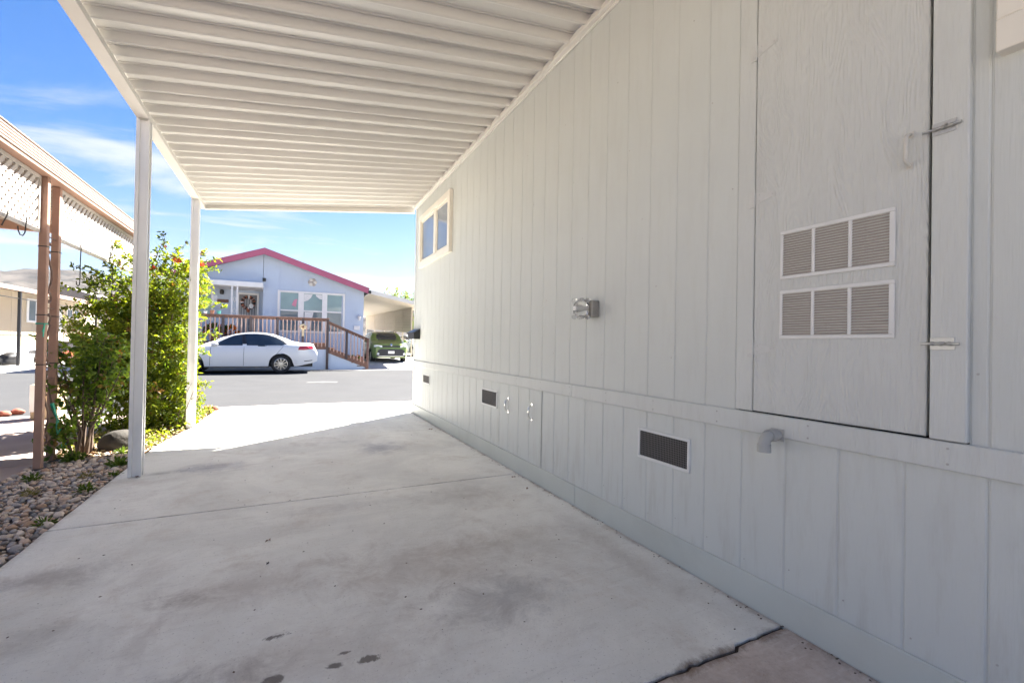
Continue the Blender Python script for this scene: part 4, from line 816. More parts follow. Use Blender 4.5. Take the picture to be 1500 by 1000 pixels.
# ================================================================== BLUE HOUSE ACROSS THE ROAD
m_blue = M('blue_wall_paint', (.48, .57, .71), rough=.6, var=.04, vs=1.5); m_mag = M('magenta_fascia', (.40, .10, .18), rough=.5, var=.06, vs=3)
m_white = M('white_paint', (.78, .78, .78), rough=.45, var=.04, vs=4); m_roofg = M('grey_shingle', (.22, .20, .19), rough=.9, var=.25, vs=18, stretch=(1, 3, 1))
m_deck = M('redwood_stain', (.16, .085, .062), rough=.65, var=.25, vs=14); m_balu = M('weathered_baluster', (.46, .31, .245), rough=.7, var=.18, vs=16); m_dkpost = M('dark_deck_post', (.07, .052, .052), rough=.7, var=.2)
m_pane = Mglass('pale_window_pane', (.25, .36, .37), rough=.06, spec=.6); m_pane2 = Mglass('dim_window_pane', (.11, .16, .20), rough=.06, spec=.6); m_curt = M('white_curtain', (.72, .72, .72), rough=.8, var=.1, vs=20)
bh = thing('blue_house', 'pale blue house with magenta gable fascia and a wooden deck across the road', 'house', (0, 22, 0))
FY = 21.3; ZR0 = 4.80
def roofline(x): return ZR0 - (.325 * (x + .93) if x > -.93 else .375 * (-.93 - x)) - .12
cuts = [-.977, -.36, .525, 1.40, 2.24, 3.03]
for a, c in zip(cuts[:-1], cuts[1:]):
    e = .006
    MB().prism([(a + e, FY, .05), (c - e, FY, .05), (c - e, FY, roofline(c - e)), (a + e, FY, roofline(a + e))], (0, .03, 0)).build('siding_panel', m_blue, bh)
MB().prism([(-.96, FY + .02, .05), (3.02, FY + .02, .05), (3.02, FY + .02, roofline(3.02) - .02), (-.93, FY + .02, roofline(-.93) - .02), (-.96, FY + .02, 4.5)], (0, 13, 0)).build('wall', m_blue, bh)
# recessed entry bay on the left, its gable above the porch beam
MB().box(-5.0, 22.3, .1, -.98, 34, 3.24).build('entry_wall', m_blue, bh)
MB().prism([(-5.0, FY + .005, 3.40), (-.985, FY + .005, 3.40), (-.985, FY + .005, roofline(-.985)), (-5.0, FY + .005, roofline(-5.0))], (0, .12, 0)).build('gable_panel', m_blue, bh)
MB().box(-5.1, 20.72, 3.22, -.99, 22.29, 3.26).build('porch_ceiling', m_white, bh)
MB().box(-5.1, 20.66, 3.225, -.95, 20.78, 3.42, c=.01).build('porch_beam', m_white, bh)
MB().prism([(-5.1, 20.80, 3.41), (-.99, 20.80, 3.41), (-.99, 21.30, 3.42), (-5.1, 21.30, 3.42)], (0, 0, .03)).build('porch_roof', m_white, bh)
# roof slabs and fascia boards
MB().prism([(-.93, 20.9, ZR0), (3.20, 20.9, ZR0 - .325 * 4.13), (3.20, 20.9, ZR0 - .325 * 4.13 + .07), (-.93, 20.9, ZR0 + .075)], (0, 13.5, 0)).prism([(-.931, 20.9, ZR0), (-5.3, 20.9, ZR0 - .375 * 4.37), (-5.3, 20.9, ZR0 - .375 * 4.37 + .07), (-.931, 20.9, ZR0 + .075)], (0, 13.5, 0)).build('roof', m_roofg, bh)
MB().prism([(-.93, 20.86, ZR0 + .05), (3.16, 20.86, ZR0 - .325 * 4.09 + .05), (3.16, 20.86, ZR0 - .325 * 4.09 - .20), (-.93, 20.86, ZR0 - .20)], (0, .035, 0)).build('fascia', m_mag, bh)
MB().prism([(-.932, 20.86, ZR0 + .05), (-5.3, 20.86, ZR0 - .375 * 4.37 + .05), (-5.3, 20.86, ZR0 - .375 * 4.37 - .14), (-.932, 20.86, ZR0 - .20)], (0, .035, 0)).build('fascia', m_mag, bh)
MB().box(3.15, 20.84, 3.28, 3.27, 33, 3.42, c=.01).box(3.165, 20.835, 3.295, 3.255, 20.8395, 3.405).build('gutter', m_black, bh)
def bwin(x0, x1, z0, z1, cols, y, zr=None, parent=bh):
    t = .085; f = MB(); f.box(x0, y - .05, z0, x1, y - .001, z0 + t, c=.006).box(x0, y - .05, z1 - t, x1, y - .001, z1, c=.006).box(x0 + .001, y - .049, z0 + t, x0 + t, y - .001, z1 - t).box(x1 - t, y - .049, z0 + t, x1 - .001, y - .001, z1 - t)
    w = f.build('window', m_white, parent)
    for i, (a, c) in enumerate(cols):
        if i: MB().box(cols[i - 1][1], y - .045, z0 + t, a, y - .001, z1 - t, c=.004).build('mullion', m_white, w)
        if zr:
            MB().box(a, y - .03, zr - .03, c, y - .001, zr + .03, c=.004).build('meeting_rail', m_white, w)
            MB().box(a, y - .012, zr + .03, c, y - .004, z1 - t).build('pane', m_pane, w); MB().box(a, y - .016, z0 + t, c, y - .004, zr - .03).build('pane', m_pane2, w)
        else: MB().box(a, y - .012, z0 + t, c, y - .004, z1 - t).build('pane', m_pane, w)
    return w
w3 = bwin(-.435, 2.223, 1.47, 3.235, [(-.32, .345), (.565, 1.285), (1.49, 2.085)], FY, 2.40)
for s, pts in ((1, [(.57, 3.13), (.57, 2.80), (.72, 2.86), (.84, 2.98), (.90, 3.13)]), (1, [(1.28, 3.13), (1.28, 2.93), (1.18, 2.95), (1.05, 3.05), (1.02, 3.13)]), (1, [(.60, 2.36), (.60, 1.6), (.80, 1.6), (.95, 2.36)])):
    MB().prism([(x, FY - .0165, z) for x, z in pts], (0, .004, 0)).build('curtain', m_curt, w3)
MB().prism([(.10, FY - .0165, 2.62), (.18, FY - .0165, 2.85), (.31, FY - .0165, 2.9), (.26, FY - .0165, 2.55)], (0, .003, 0)).build('pink_drape', M('pink_cloth', (.6, .25, .34), rough=.8), w3)
bwin(-3.75, -2.80, 1.9, 3.10, [(-3.66, -2.92)], 22.3)
# entry door with screen
d = MB(); d.box(-1.98, 22.24, 1.06, -1.90, 22.299, 3.12, c=.006).box(-1.24, 22.24, 1.06, -1.16, 22.299, 3.12, c=.006).box(-1.899, 22.241, 3.04, -1.241, 22.299, 3.12, c=.006)
d = d.build('entry_door', m_white, bh); MB().box(-1.90, 22.28, 1.06, -1.24, 22.296, 3.04).build('door_leaf', M('grey_screen_door', (.22, .23, .25), rough=.5, var=.1), d)
sc = MB()
for i in range(7): x = -1.86 + i * .097; sc.tube([(x, 22.27, 1.1), (x, 22.27, 2.75 + .2 * math.sin(i / 6 * math.pi))], .008, 5)
sc.tube([(-1.88 + .62 * i / 12, 22.27, 2.72 + .24 * math.sin(i / 12 * math.pi)) for i in range(13)], .010, 5).build('screen_grille', m_white, d)
MB().box(-3.0, 22.27, 2.66, -2.28, 22.299, 2.80, c=.01).build('wooden_plank', m_deck, bh)
MB().lathe([(.0, 0), (.06, 0), (.075, .05), (.075, .16), (.04, .2), (0, .2)], (-2.52, 22.22, 3.0), (0, 0, 1), 10).build('porch_lamp', m_black, bh, smooth=True)
for x in (-2.01, -1.83): MB().box(x - .028, 20.68, 1.06, x + .028, 20.736, 3.224).build('porch_post', m_white, bh)
ir = MB()
for z in (1.7, 2.15, 2.6): ir.tube([(-1.99 + .14 * t, 20.705, z + .2 * math.sin(t * 3.14)) for t in np.linspace(0, 1, 7)], .008, 5).tube([(-1.99 + .14 * t, 20.705, z + .2 - .2 * math.sin(t * 3.14)) for t in np.linspace(0, 1, 7)], .008, 5)
ir.build('porch_ironwork', m_white, bh)
MB().box(-1.0, 21.22, 3.54, -.88, 21.298, 3.68, c=.01).build('corner_lamp', m_black, bh)
# deck with railing and ramp
dk = MB().box(-5.2, 19.36, .98, 1.38, 22.28, 1.05).build('deck', m_deck, bh)
MB().box(-5.2, 19.32, .80, 1.44, 19.359, 1.06, c=.006).build('rim_board', m_deck, dk)
MB().box(-5.2, 19.35, .0, 1.43, 19.37, .799).build('skirting', m_blue, dk)
MB().prism([(1.435, 19.36, .0), (2.85, 19.36, .0), (2.85, 19.36, .09), (1.435, 19.36, .66)], (0, .02, 0)).build('skirting', m_blue, dk)
MB().box(-5.2, 19.24, 1.985, 1.45, 19.38, 2.025, c=.006).box(-5.2, 19.29, 1.90, 1.38, 19.33, 1.984, c=.004).build('handrail', m_deck, dk)
MB().bar((1.42, 19.31, 1.90), (2.98, 19.31, 1.235), .13, .04).bar((1.42, 19.31, 1.835), (2.94, 19.31, 1.185), .04, .08).build('handrail', m_deck, dk)
for x in (-3.9, -3.0, -2.127, -1.253, -.378, .50): MB().box(x - .045, 19.27, .80, x + .045, 19.35, 1.985, c=.006).build('deck_post', m_dkpost, dk)
for x, z0, z1 in ((1.39, .02, 2.05), (2.11, .42, 1.58), (2.93, .0, 1.235)): MB().box(x - .045, 19.27, z0, x + .045, 19.35, z1, c=.006).build('deck_post', m_dkpost if x < 2.5 else m_deck, dk)
MB().prism([(1.42, 19.30, .90), (2.90, 19.30, .31), (2.90, 19.30, .065), (1.42, 19.30, .66)], (0, .04, 0)).build('stringer', m_deck, dk)
for i in range(7): z = 1.0 - .14 * (i + 1); x = 1.45 + .215 * i; MB().box(x, 19.345, z - .035, x + .25, 20.6, z, c=.004).build('tread', m_deck, dk)
bal = MB().box(-.017, -.017, 0, .017, .017, 1.02).mesh('baluster', m_balu)
x = -5.1
while x < 1.34:
    if min(abs(x - q) for q in (-3.9, -3.0, -2.127, -1.253, -.378, .50)) > .06: inst(bal, 'baluster', dk, (x, 19.265, .90))
    x += .1365
for i in range(11):
    x = 1.50 + i * .128
    if abs(x - 2.11) > .055: inst(bal, 'baluster', dk, (x, 19.265, .90 - .395 * (x - 1.42) - .10 + .0), (0, 0, 0), (1, 1, .98))
# things on and around the deck
def rosette(x, y, z, r, mats):
    b = MB()
    for k in range(6):
        a = k * math.pi / 3; b.blob((x + r * .55 * math.cos(a), y, z + r * .55 * math.sin(a)), (r * .42, .025, r * .42), sub=2, amp=.1, seed=k, m=k % 2)
    b.blob((x, y - .02, z), (r * .22, .03, r * .22), sub=2, amp=.05, m=1); return b
tag(rosette(.88, 21.265, 3.65, .19, None).build('wall_flower', [M('cream_metal', (.66, .64, .60), rough=.5), M('greyish_metal', (.42, .39, .36), rough=.5)], smooth=True, origin=(.88, 21.27, 3.65)), 'cream metal flower mounted high on the blue gable wall', 'wall ornament')  # alternate petals and the centre are a greyer metal
wr = MB()
for k in range(26):
    a = k / 26 * 6.283; wr.blob((-1.56 + .22 * math.cos(a), 22.2, 2.70 + .24 * math.sin(a)), (.075, .05, .075), sub=1, amp=.4, fr=2, seed=k, m=(0, 1, 0, 2, 0, 1, 3)[k % 7])
wr.blob((-1.44, 22.16, 2.56), (.09, .03, .10), sub=2, amp=.4, seed=31, m=3).blob((-1.55, 22.16, 2.36), (.06, .03, .09), sub=2, amp=.4, seed=33, m=1)
tag(wr.build('wreath', [M('dark_wreath_leaf', (.03, .025, .025), rough=.9), M('rust_leaf', (.30, .10, .05), rough=.8), M('dusty_rose', (.36, .2, .17), rough=.8), m_curt], origin=(-1.56, 22.2, 2.7)), 'round dark wreath with rust and white bows on the entry door', 'wreath')
wc = thing('wind_chime', 'white wind chime hanging from the porch beam', 'wind chime', (-2.56, 20.6, 3.2))
MB().tube([(-2.56, 20.6, 3.22), (-2.56, 20.6, 2.82)], .006, 5).lathe([(0, 0), (.07, 0), (.05, .05), (0, .06)], (-2.56, 20.6, 2.98), (0, 0, 1), 10).build('hanger', m_metal, wc)
for k in range(4): x = -2.62 + .04 * k; MB().cyl((x, 20.6 + .02 * (k % 2), 2.80), (x, 20.6 + .02 * (k % 2), 2.45 - .04 * (k % 2)), .013, n=6).build('tube', m_white, wc)
tag(MB().box(2.62, 21.26, 1.66, 2.87, 21.298, 1.84, c=.01).box(2.64, 21.255, 1.70, 2.85, 21.2595, 1.71).box(2.64, 21.255, 1.76, 2.85, 21.2595, 1.77).build('wall_plaque', m_white, origin=(2.74, 21.28, 1.66)), 'small white plaque on the blue wall by the ramp', 'plaque')
lt = thing('lantern', 'white carriage lantern on the right corner of the blue wall', 'wall light', (2.83, 21.28, 2.1)); MB().box(2.78, 21.27, 2.1, 2.88, 21.298, 2.3, c=.01).build('bracket', m_white, lt); MB().lathe([(0, -.12), (.05, -.11), (.07, .05), (.085, .06), (.02, .14), (0, .15)], (2.83, 21.18, 2.2), (0, 0, 1), 8).build('shade', m_white, lt)
def pot(x, y, z, r, h, mat, lab, leaf=None, fl=None):
    t = thing('flower_pot', lab, 'flower pot', (x, y, z)); MB().lathe([(0, 0), (r * .7, 0), (r, h), (r * 1.08, h), (r * 1.08, h * .88), (r * .9, h * .9), (0, h * .9)], (x, y, z), (0, 0, 1), 14).build('pot', mat, t, smooth=True)
    if leaf:
        n = 60; d_ = rdir(n); d_[:, 2] = abs(d_[:, 2]); leafmesh('plant', np.array((x, y, z + h)) + d_ * r * 1.0, d_, rdir(n), np.full(n, r * 1.1), np.full(n, r * .5), [leaf, fl or leaf], R_.integers(0, 2, n), t)
m_terra = M('terracotta', (.38, .17, .10), rough=.8, var=.15); m_tealp = M('teal_glaze', (.08, .36, .30), rough=.3)
pot(-2.05 - .42, 19.31, 2.026, .075, .13, m_terra, 'terracotta pot standing on the deck rail left of the teal one'); pot(-2.27, 19.31, 2.026, .07, .12, m_tealp, 'round teal pot standing on the deck rail'); pot(-2.68, 19.31, 2.026, .06, .09, m_white, 'small white pot standing on the deck rail at the left end')
pot(-2.45, 19.8, 1.05, .2, .3, m_terra, 'terracotta pot with dark plant on the deck floor behind the balusters', m_l3, m_red); pot(-2.0, 19.95, 1.05, .18, .3, M('dark_pot', (.1, .06, .06), rough=.6), 'dark pot with reddish plant on the deck floor near the porch posts', m_l3, m_org)
pot(2.35, 19.9, .02, .16, .26, M('grey_pot', (.3, .3, .33), rough=.6), 'grey pot with white flowers behind the ramp rail', m_l3, m_curt); pot(2.62, 19.95, .02, .15, .28, M('plum_pot', (.25, .12, .22), rough=.6), 'plum coloured pot with pink flowers at the low end of the ramp', m_l2, m_pink)
so_ = MB(); so_.blob((.50, 19.22, 1.66), (.12, .045, .12), sub=3, amp=.15, fr=3).blob((.50, 19.20, 1.66), (.06, .05, .06), sub=2, amp=.1, m=1).box(.46, 19.215, 1.30, .54, 19.235, 1.58); tag(so_.build('straw_ornament', [M('straw', (.52, .42, .27), rough=.9), m_d2], origin=(.5, 19.22, 1.66)), 'round straw ornament hanging on the middle deck post', 'ornament')
# ---------------------------------------------------------------- carport beside the blue house
m_tan = M('tan_panel', (.56, .49, .40), rough=.6, var=.05, vs=2); m_tanu = M('cream_soffit', (.44, .385, .31), rough=.6, var=.05, vs=2)
sc_ = thing('side_carport', 'flat cream carport with tan side panels beside the blue house', 'carport', (4.5, 24, .2))
def cz(x, y): return 3.36 - .19 * (x - 3.1) + .02 * (y - 21)
P = [(3.28, 21.0), (6.0, 21.0), (6.0, 40), (3.28, 40)]
MB().add([(x, y, cz(x, y)) for x, y in P] + [(x, y, cz(x, y) + .10) for x, y in P], [(0, 1, 2, 3), (4, 7, 6, 5), (0, 4, 5, 1), (1, 5, 6, 2), (2, 6, 7, 3), (3, 7, 4, 0)]).build('roof_deck', m_tanu, sc_)
MB().prism([(3.28, 20.96, cz(3.28, 21) - .05), (6.04, 20.96, cz(6.04, 21) - .05), (6.04, 20.96, cz(6.04, 21) + .12), (3.28, 20.96, cz(3.28, 21) + .12)], (0, .035, 0)).build('front_fascia', m_alu, sc_)
ys = [22.9, 24.9, 27.05, 30.2, 33.9, 38]
for a, c in zip(ys[:-1], ys[1:]):
    pl = MB(); zb = lambda y: 1.66 + (y - 23.7) * .0367
    pl.add([(5.60, a + .03, zb(a)), (5.60, c - .03, zb(c)), (5.60, c - .03, cz(5.6, c) - .005), (5.60, a + .03, cz(5.6, a) - .005)] + [(5.64, a + .03, zb(a)), (5.64, c - .03, zb(c)), (5.64, c - .03, cz(5.6, c) - .005), (5.64, a + .03, cz(5.6, a) - .005)], [(3, 2, 1, 0), (4, 5, 6, 7), (0, 1, 5, 4), (1, 2, 6, 5), (2, 3, 7, 6), (3, 0, 4, 7)])
    n = 9
    for i in range(n):
        t = (i + .5) / n; za, zc = zb(a) + (cz(5.6, a) - zb(a)) * t, zb(c) + (cz(5.6, c) - zb(c)) * t; pl.prism([(5.60, a + .04, za), (5.585, a + .04, za - .05), (5.60, a + .04, za - .055)], (0, c - a - .08, zc - za))
    pl.build('side_panel', m_tan, sc_)
for y in ys: MB().box(5.585, y - .03, zg(5.6, y), 5.645, y + .03, cz(5.6, y) - .003).build('post', m_tan, sc_)

# ================================================================== CARS
m_carw = M('white_car_paint', (.74, .75, .77), rough=.28, var=.01, rvar=.02, spec=.6); m_carw.node_tree.nodes['Principled BSDF'].inputs['Coat Weight'].default_value = .6
m_carg = M('olive_green_car_paint', (.17, .25, .055), rough=.3, var=.02, rvar=.02, spec=.6); m_carg.node_tree.nodes['Principled BSDF'].inputs['Coat Weight'].default_value = .6
m_carglass = Mglass('car_glass', (.025, .035, .05), rough=.02, spec=.9); m_tyre = M('tyre_rubber', (.02, .02, .021), rough=.85, var=.2); m_rim = M('alloy_rim', (.62, .60, .57), rough=.28, var=.05, metal=.7)
m_tail = M('red_tail_lamp', (.50, .03, .05), rough=.15, var=.1, spec=.8); m_lampw = M('clear_headlamp', (.62, .66, .70), rough=.1, var=.15, vs=30, spec=.8); m_trim = M('black_car_trim', (.02, .022, .028), rough=.55, var=.2)
def interp(tab, u):
    if u <= tab[0][0]: return tab[0][1]
    for (a, va), (b_, vb) in zip(tab[:-1], tab[1:]):
        if u <= b_:
            t = (u - a) / (b_ - a); t = t * t * (3 - 2 * t) * .35 + t * .65; return va + (vb - va) * t
    return tab[-1][1]
class Car:
    """body lofted along its length: u from the nose, w half width, z height"""
    def __init__(s, L, wheels, R, zb, belt, top, width, roofw, place):
        s.L, s.wh, s.R, s.zb, s.belt, s.top, s.width, s.roofw, s.pl = L, wheels, R, zb, belt, top, width, roofw, place
    def bottom(s, u):
        z = interp(s.zb, u)
        for uw in s.wh:
            d = abs(u - uw); Ra = s.R + .055
            if d < Ra: z = max(z, s.R + math.sqrt(Ra * Ra - d * d))
        return z
    def half(s, u, z):
        """outer half width of the body side at height z"""
        W = interp(s.width, u); b_, t = interp(s.belt, u), interp(s.top, u)
        if z <= b_:
            k = (z - .2) / max(.1, b_ - .2); return W * (.935 + .09 * math.sin(max(0, min(1, k)) * 2.35) - .02 * max(0, k) ** 2)
        k = (z - b_) / max(.02, t - b_); rw = interp(s.roofw, u); return W * .967 + (rw - W * .967) * min(1, k) ** 1.15
    def body(s, mat, parent):
        us = sorted(set([round(s.L * i / 64, 4) for i in range(65)] + [round(uw + s.R * 1.16 * math.cos(a * .2617), 4) for uw in s.wh for a in range(13)]))
        us = [u for u in us if 0 <= u <= s.L]; rings = []
        for u in us:
            zb, b_, t = s.bottom(u), interp(s.belt, u), interp(s.top, u); pts = []
            zsill = interp(s.zb, u)
            for f in (0, .2, .4, .6, .8, .92, 1.0):
                z = max(zb, zsill + (b_ - zsill) * f); pts.append((s.half(u, z), z))
            for f in (.3, .6, .85): z = b_ + (t - b_) * f * .9; pts.append((s.half(u, z), z))
            rw = s.half(u, b_ + (t - b_) * .9); pts += [(rw * .93, b_ + (t - b_) * .965), (rw * .6, b_ + (t - b_) * .992), (0, t)]
            rings.append(pts)
        b = MB(); n = len(rings[0]) * 2 - 1
        for u, pts in zip(us, rings):
            full = [(w, z) for w, z in pts] + [(-w, z) for w, z in pts[:-1][::-1]]
            b.v += [s.P(u, w, z) for w, z in full]
        for i in range(len(us) - 1):
            for k in range(n - 1): b.f.append((i * n + k, i * n + k + 1, (i + 1) * n + k + 1, (i + 1) * n + k)); b.m.append(0)
        b.f.append(tuple(range(n))); b.f.append(tuple((len(us) - 1) * n + k for k in range(n))); b.m += [0, 0]
        ob = b.build('body', mat, parent, smooth=True)
        # dark underside and wheel housings
        u_ = MB(); zf = min(z for _, z in s.zb) + .02; wv = min(v for _, v in s.width) * .8
        u_.add([s.P(u, w, z) for u in (.12, s.L - .15) for w in (-wv, wv) for z in (zf, .62)], [(0, 1, 3, 2), (4, 6, 7, 5), (0, 4, 5, 1), (2, 3, 7, 6), (0, 2, 6, 4), (1, 5, 7, 3)]); u_.build('underbody', m_trim, parent); return ob
    def P(s, u, w, z):
        ox, oy, oz, a = s.pl; return (ox + u * math.cos(a) - w * math.sin(a), oy + u * math.sin(a) + w * math.cos(a), oz + z)
    def side(s, name, poly, mat, parent, sd, off=.004, ring=None):
        """panel that follows the body side: poly in (u, z)"""
        us = [p[0] for p in poly]; zs = [p[1] for p in poly]; nu, nz = 18, 5; b = MB(); 
        # top and bottom chains by sampling the polygon
        def span(u):
            xs = []
            for i in range(len(poly)):
                (a, za), (c, zc) = poly[i], poly[(i + 1) % len(poly)]
                if (a - u) * (c - u) <= 0 and a != c: xs.append(za + (zc - za) * (u - a) / (c - a))
            return (min(xs), max(xs)) if xs else (zs[0], zs[0])
        u0, u1 = min(us), max(us); e = (u1 - u0) * .0005
        for i in range(nu + 1):
            u = u0 + e + (u1 - u0 - 2 * e) * i / nu; lo, hi = span(u)
            for k in range(nz + 1): z = lo + (hi - lo) * k / nz; b.v.append(s.P(u, sd * (s.half(u, z) + off), z))
        for i in range(nu):
            for k in range(nz): q = i * (nz + 1) + k; b.f.append((q, q + 1, q + nz + 2, q + nz + 1)); b.m.append(0)
        return b.build(name, mat, parent, smooth='all')
    def wheel(s, uw, sd, parent, spokes=10, wr=None):
        R = s.R; w0 = interp(s.width, uw) * .975; c = s.P(uw, sd * w0, R); ax = Vector(s.P(uw, sd * (w0 + 1), R)) - Vector(c); tw = .20
        ty = MB().lathe([(R * .64, -tw), (R * .9, -tw), (R, -tw + .04), (R, -.035), (R * .965, -.008), (R * .86, .0), (R * .70, -.006), (R * .665, -.02)], c, ax, 32).build('wheel', m_tyre, parent, smooth=True)
        MB().lathe([(R * .66, -.05), (0, -.05)], c, ax, 24).build('brake_shadow', m_trim, ty)
        r = MB(); r.lathe([(R * .67, -.05), (R * .67, -.008), (R * .63, -.004), (R * .605, -.02), (R * .605, -.05)], c, ax, 28); cv = Vector(c); axn = ax.normalized()
        e1 = (Vector(s.P(uw + 1, sd * w0, R)) - cv).normalized(); e2 = axn.cross(e1)
        for k in range(spokes):
            a = 2 * math.pi * (k // 2) / (spokes / 2) + (.20 if k % 2 else -.20); d = e1 * math.cos(a) + e2 * math.sin(a); a2 = 2 * math.pi * (k // 2) / (spokes / 2) + (.34 if k % 2 else -.34); d2 = e1 * math.cos(a2) + e2 * math.sin(a2)
            r.bar(cv + d * R * .12 - axn * .016, cv + d2 * R * .63 - axn * .014, .03, .018, axn)
        r.lathe([(R * .2, -.04), (R * .2, -.012), (R * .12, -.006), (0, -.006)], c, ax, 16).build('rim', m_rim, ty)
def quadpart(name, pts, mat, parent, th): return MB().prism(pts, th).build(name, mat, parent)
# --- white saloon, nose to the left, tail to the right
def sedan(px, py, pz, ang, label, mat, plate=False):
    t = thing('sedan', label, 'car', (px, py, pz))
    L = 4.64; wh = (.92, 3.50)
    c = Car(L, wh, .312, [(0, .22), (.3, .19), (.9, .20), (3.5, .20), (4.0, .24), (4.46, .34), (L, .42)],
            [(0, .60), (.12, .66), (.5, .74), (1.25, .86), (2.6, .905), (3.6, .93), (4.25, .94), (4.56, .80), (L, .66)],
            [(0, .66), (.10, .72), (.5, .83), (1.15, .935), (1.45, 1.045), (1.8, 1.215), (2.15, 1.33), (2.5, 1.385), (2.85, 1.385), (3.2, 1.34), (3.55, 1.22), (3.85, 1.095), (4.05, 1.055), (4.48, 1.03), (4.53, .985), (4.60, .80), (L, .72)],
            [(0, .62), (.12, .73), (.4, .82), (.9, .862), (1.6, .875), (3.2, .875), (3.9, .86), (4.35, .82), (4.55, .76), (L, .71)],
            [(0, .5), (1.1, .70), (1.5, .67), (2.1, .60), (2.6, .585), (3.1, .585), (3.6, .62), (4.0, .70), (L, .66)], (px, py, pz, ang))
    c.body(mat, t)
    front = [(1.52, .915), (1.62, .965), (1.86, 1.125), (2.10, 1.235), (2.34, 1.285), (2.36, .93)]; rear = [(2.43, .932), (2.41, 1.29), (2.75, 1.305), (3.02, 1.285), (3.28, 1.215), (3.50, 1.10), (3.62, .985), (3.52, .945)]
    for sd in (1, -1):
        tr = [(1.44, .895), (1.60, .975), (1.86, 1.15), (2.10, 1.262), (2.42, 1.318), (2.78, 1.332), (3.06, 1.308), (3.33, 1.228), (3.56, 1.105), (3.70, .975), (3.56, .915)]
        c.side('window_trim', tr, m_trim, t, sd, .002); c.side('side_window', front, m_carglass, t, sd, .006); c.side('side_window', rear, m_carglass, t, sd, .006)
        for (ua, za, ub, zb_) in ((1.44, .26, 1.47, .89), (2.385, .26, 2.40, .92), (3.18, .42, 3.56, .92)): c.side('door_seam', [(ua, za), (ua + .010, za), (ub + .010, zb_), (ub, zb_)], m_trim, t, sd, .0015)
        c.side('sill_trim', [(1.28, .205), (3.14, .205), (3.14, .235), (1.28, .235)], m_trim, t, sd, .004)
        for (ua, z) in ((2.18, .80), (3.10, .825)): c.side('door_handle', [(ua, z - .014), (ua + .19, z - .008), (ua + .19, z + .022), (ua, z + .016)], mat, t, sd, .024)
        b = MB(); q = c.P(1.58, sd * (c.half(1.58, .93) + .09), .965); b.blob(q, (.10, .10, .065), sub=3, amp=.05); b.build('mirror', mat, t, smooth='all')
        c.side('tail_lamp', [(4.02, .80), (4.06, .93), (4.36, .955), (4.50, .93), (4.51, .845), (4.2, .80)], m_tail, t, sd, .008)
        c.side('bumper_reflector', [(4.22, .40), (4.48, .43), (4.48, .455), (4.22, .425)], m_trim, t, sd, .006)
        for uw in wh: c.wheel(uw, sd, t)
    # glass fore and aft, laid just outside the loft
    for (ua, ub, nm) in ((1.30, 2.04, 'windscreen'), (3.28, 3.90, 'rear_window')):
        b = MB()
        for i in range(7):
            u = ua + (ub - ua) * i / 6; tz = interp(c.top, u); hw = interp(c.roofw, u) * .90
            for k in range(5): w = -hw + 2 * hw * k / 4; b.v.append(c.P(u, w, tz + .010 - .030 * (w / hw) ** 2 * .9))
        b.f = [(i * 5 + k, i * 5 + k + 1, (i + 1) * 5 + k + 1, (i + 1) * 5 + k) for i in range(6) for k in range(4)]; b.m = [0] * 24; b.build(nm, m_carglass, t, smooth='all')
    quadpart('number_plate', [c.P(L + .004, -.16, .56), c.P(L + .004, .16, .56), c.P(L + .004, .16, .66), c.P(L + .004, -.16, .66)], m_white, t, Vector(c.P(L + .01, 0, 0)) - Vector(c.P(L, 0, 0)))
    quadpart('grille', [c.P(-.004, -.42, .36), c.P(-.004, .42, .36), c.P(-.004, .40, .56), c.P(-.004, -.40, .56)], m_trim, t, Vector(c.P(-.01, 0, 0)) - Vector(c.P(0, 0, 0)))
    for sd in (1, -1): c.side('headlamp', [(.13, .56), (.55, .62), (.62, .70), (.16, .66)], m_lampw, t, sd, .008)
    return t
sedan(-3.68, 18.30, 0, -.035, 'white four door car parked along the road in front of the wooden deck', m_carw)
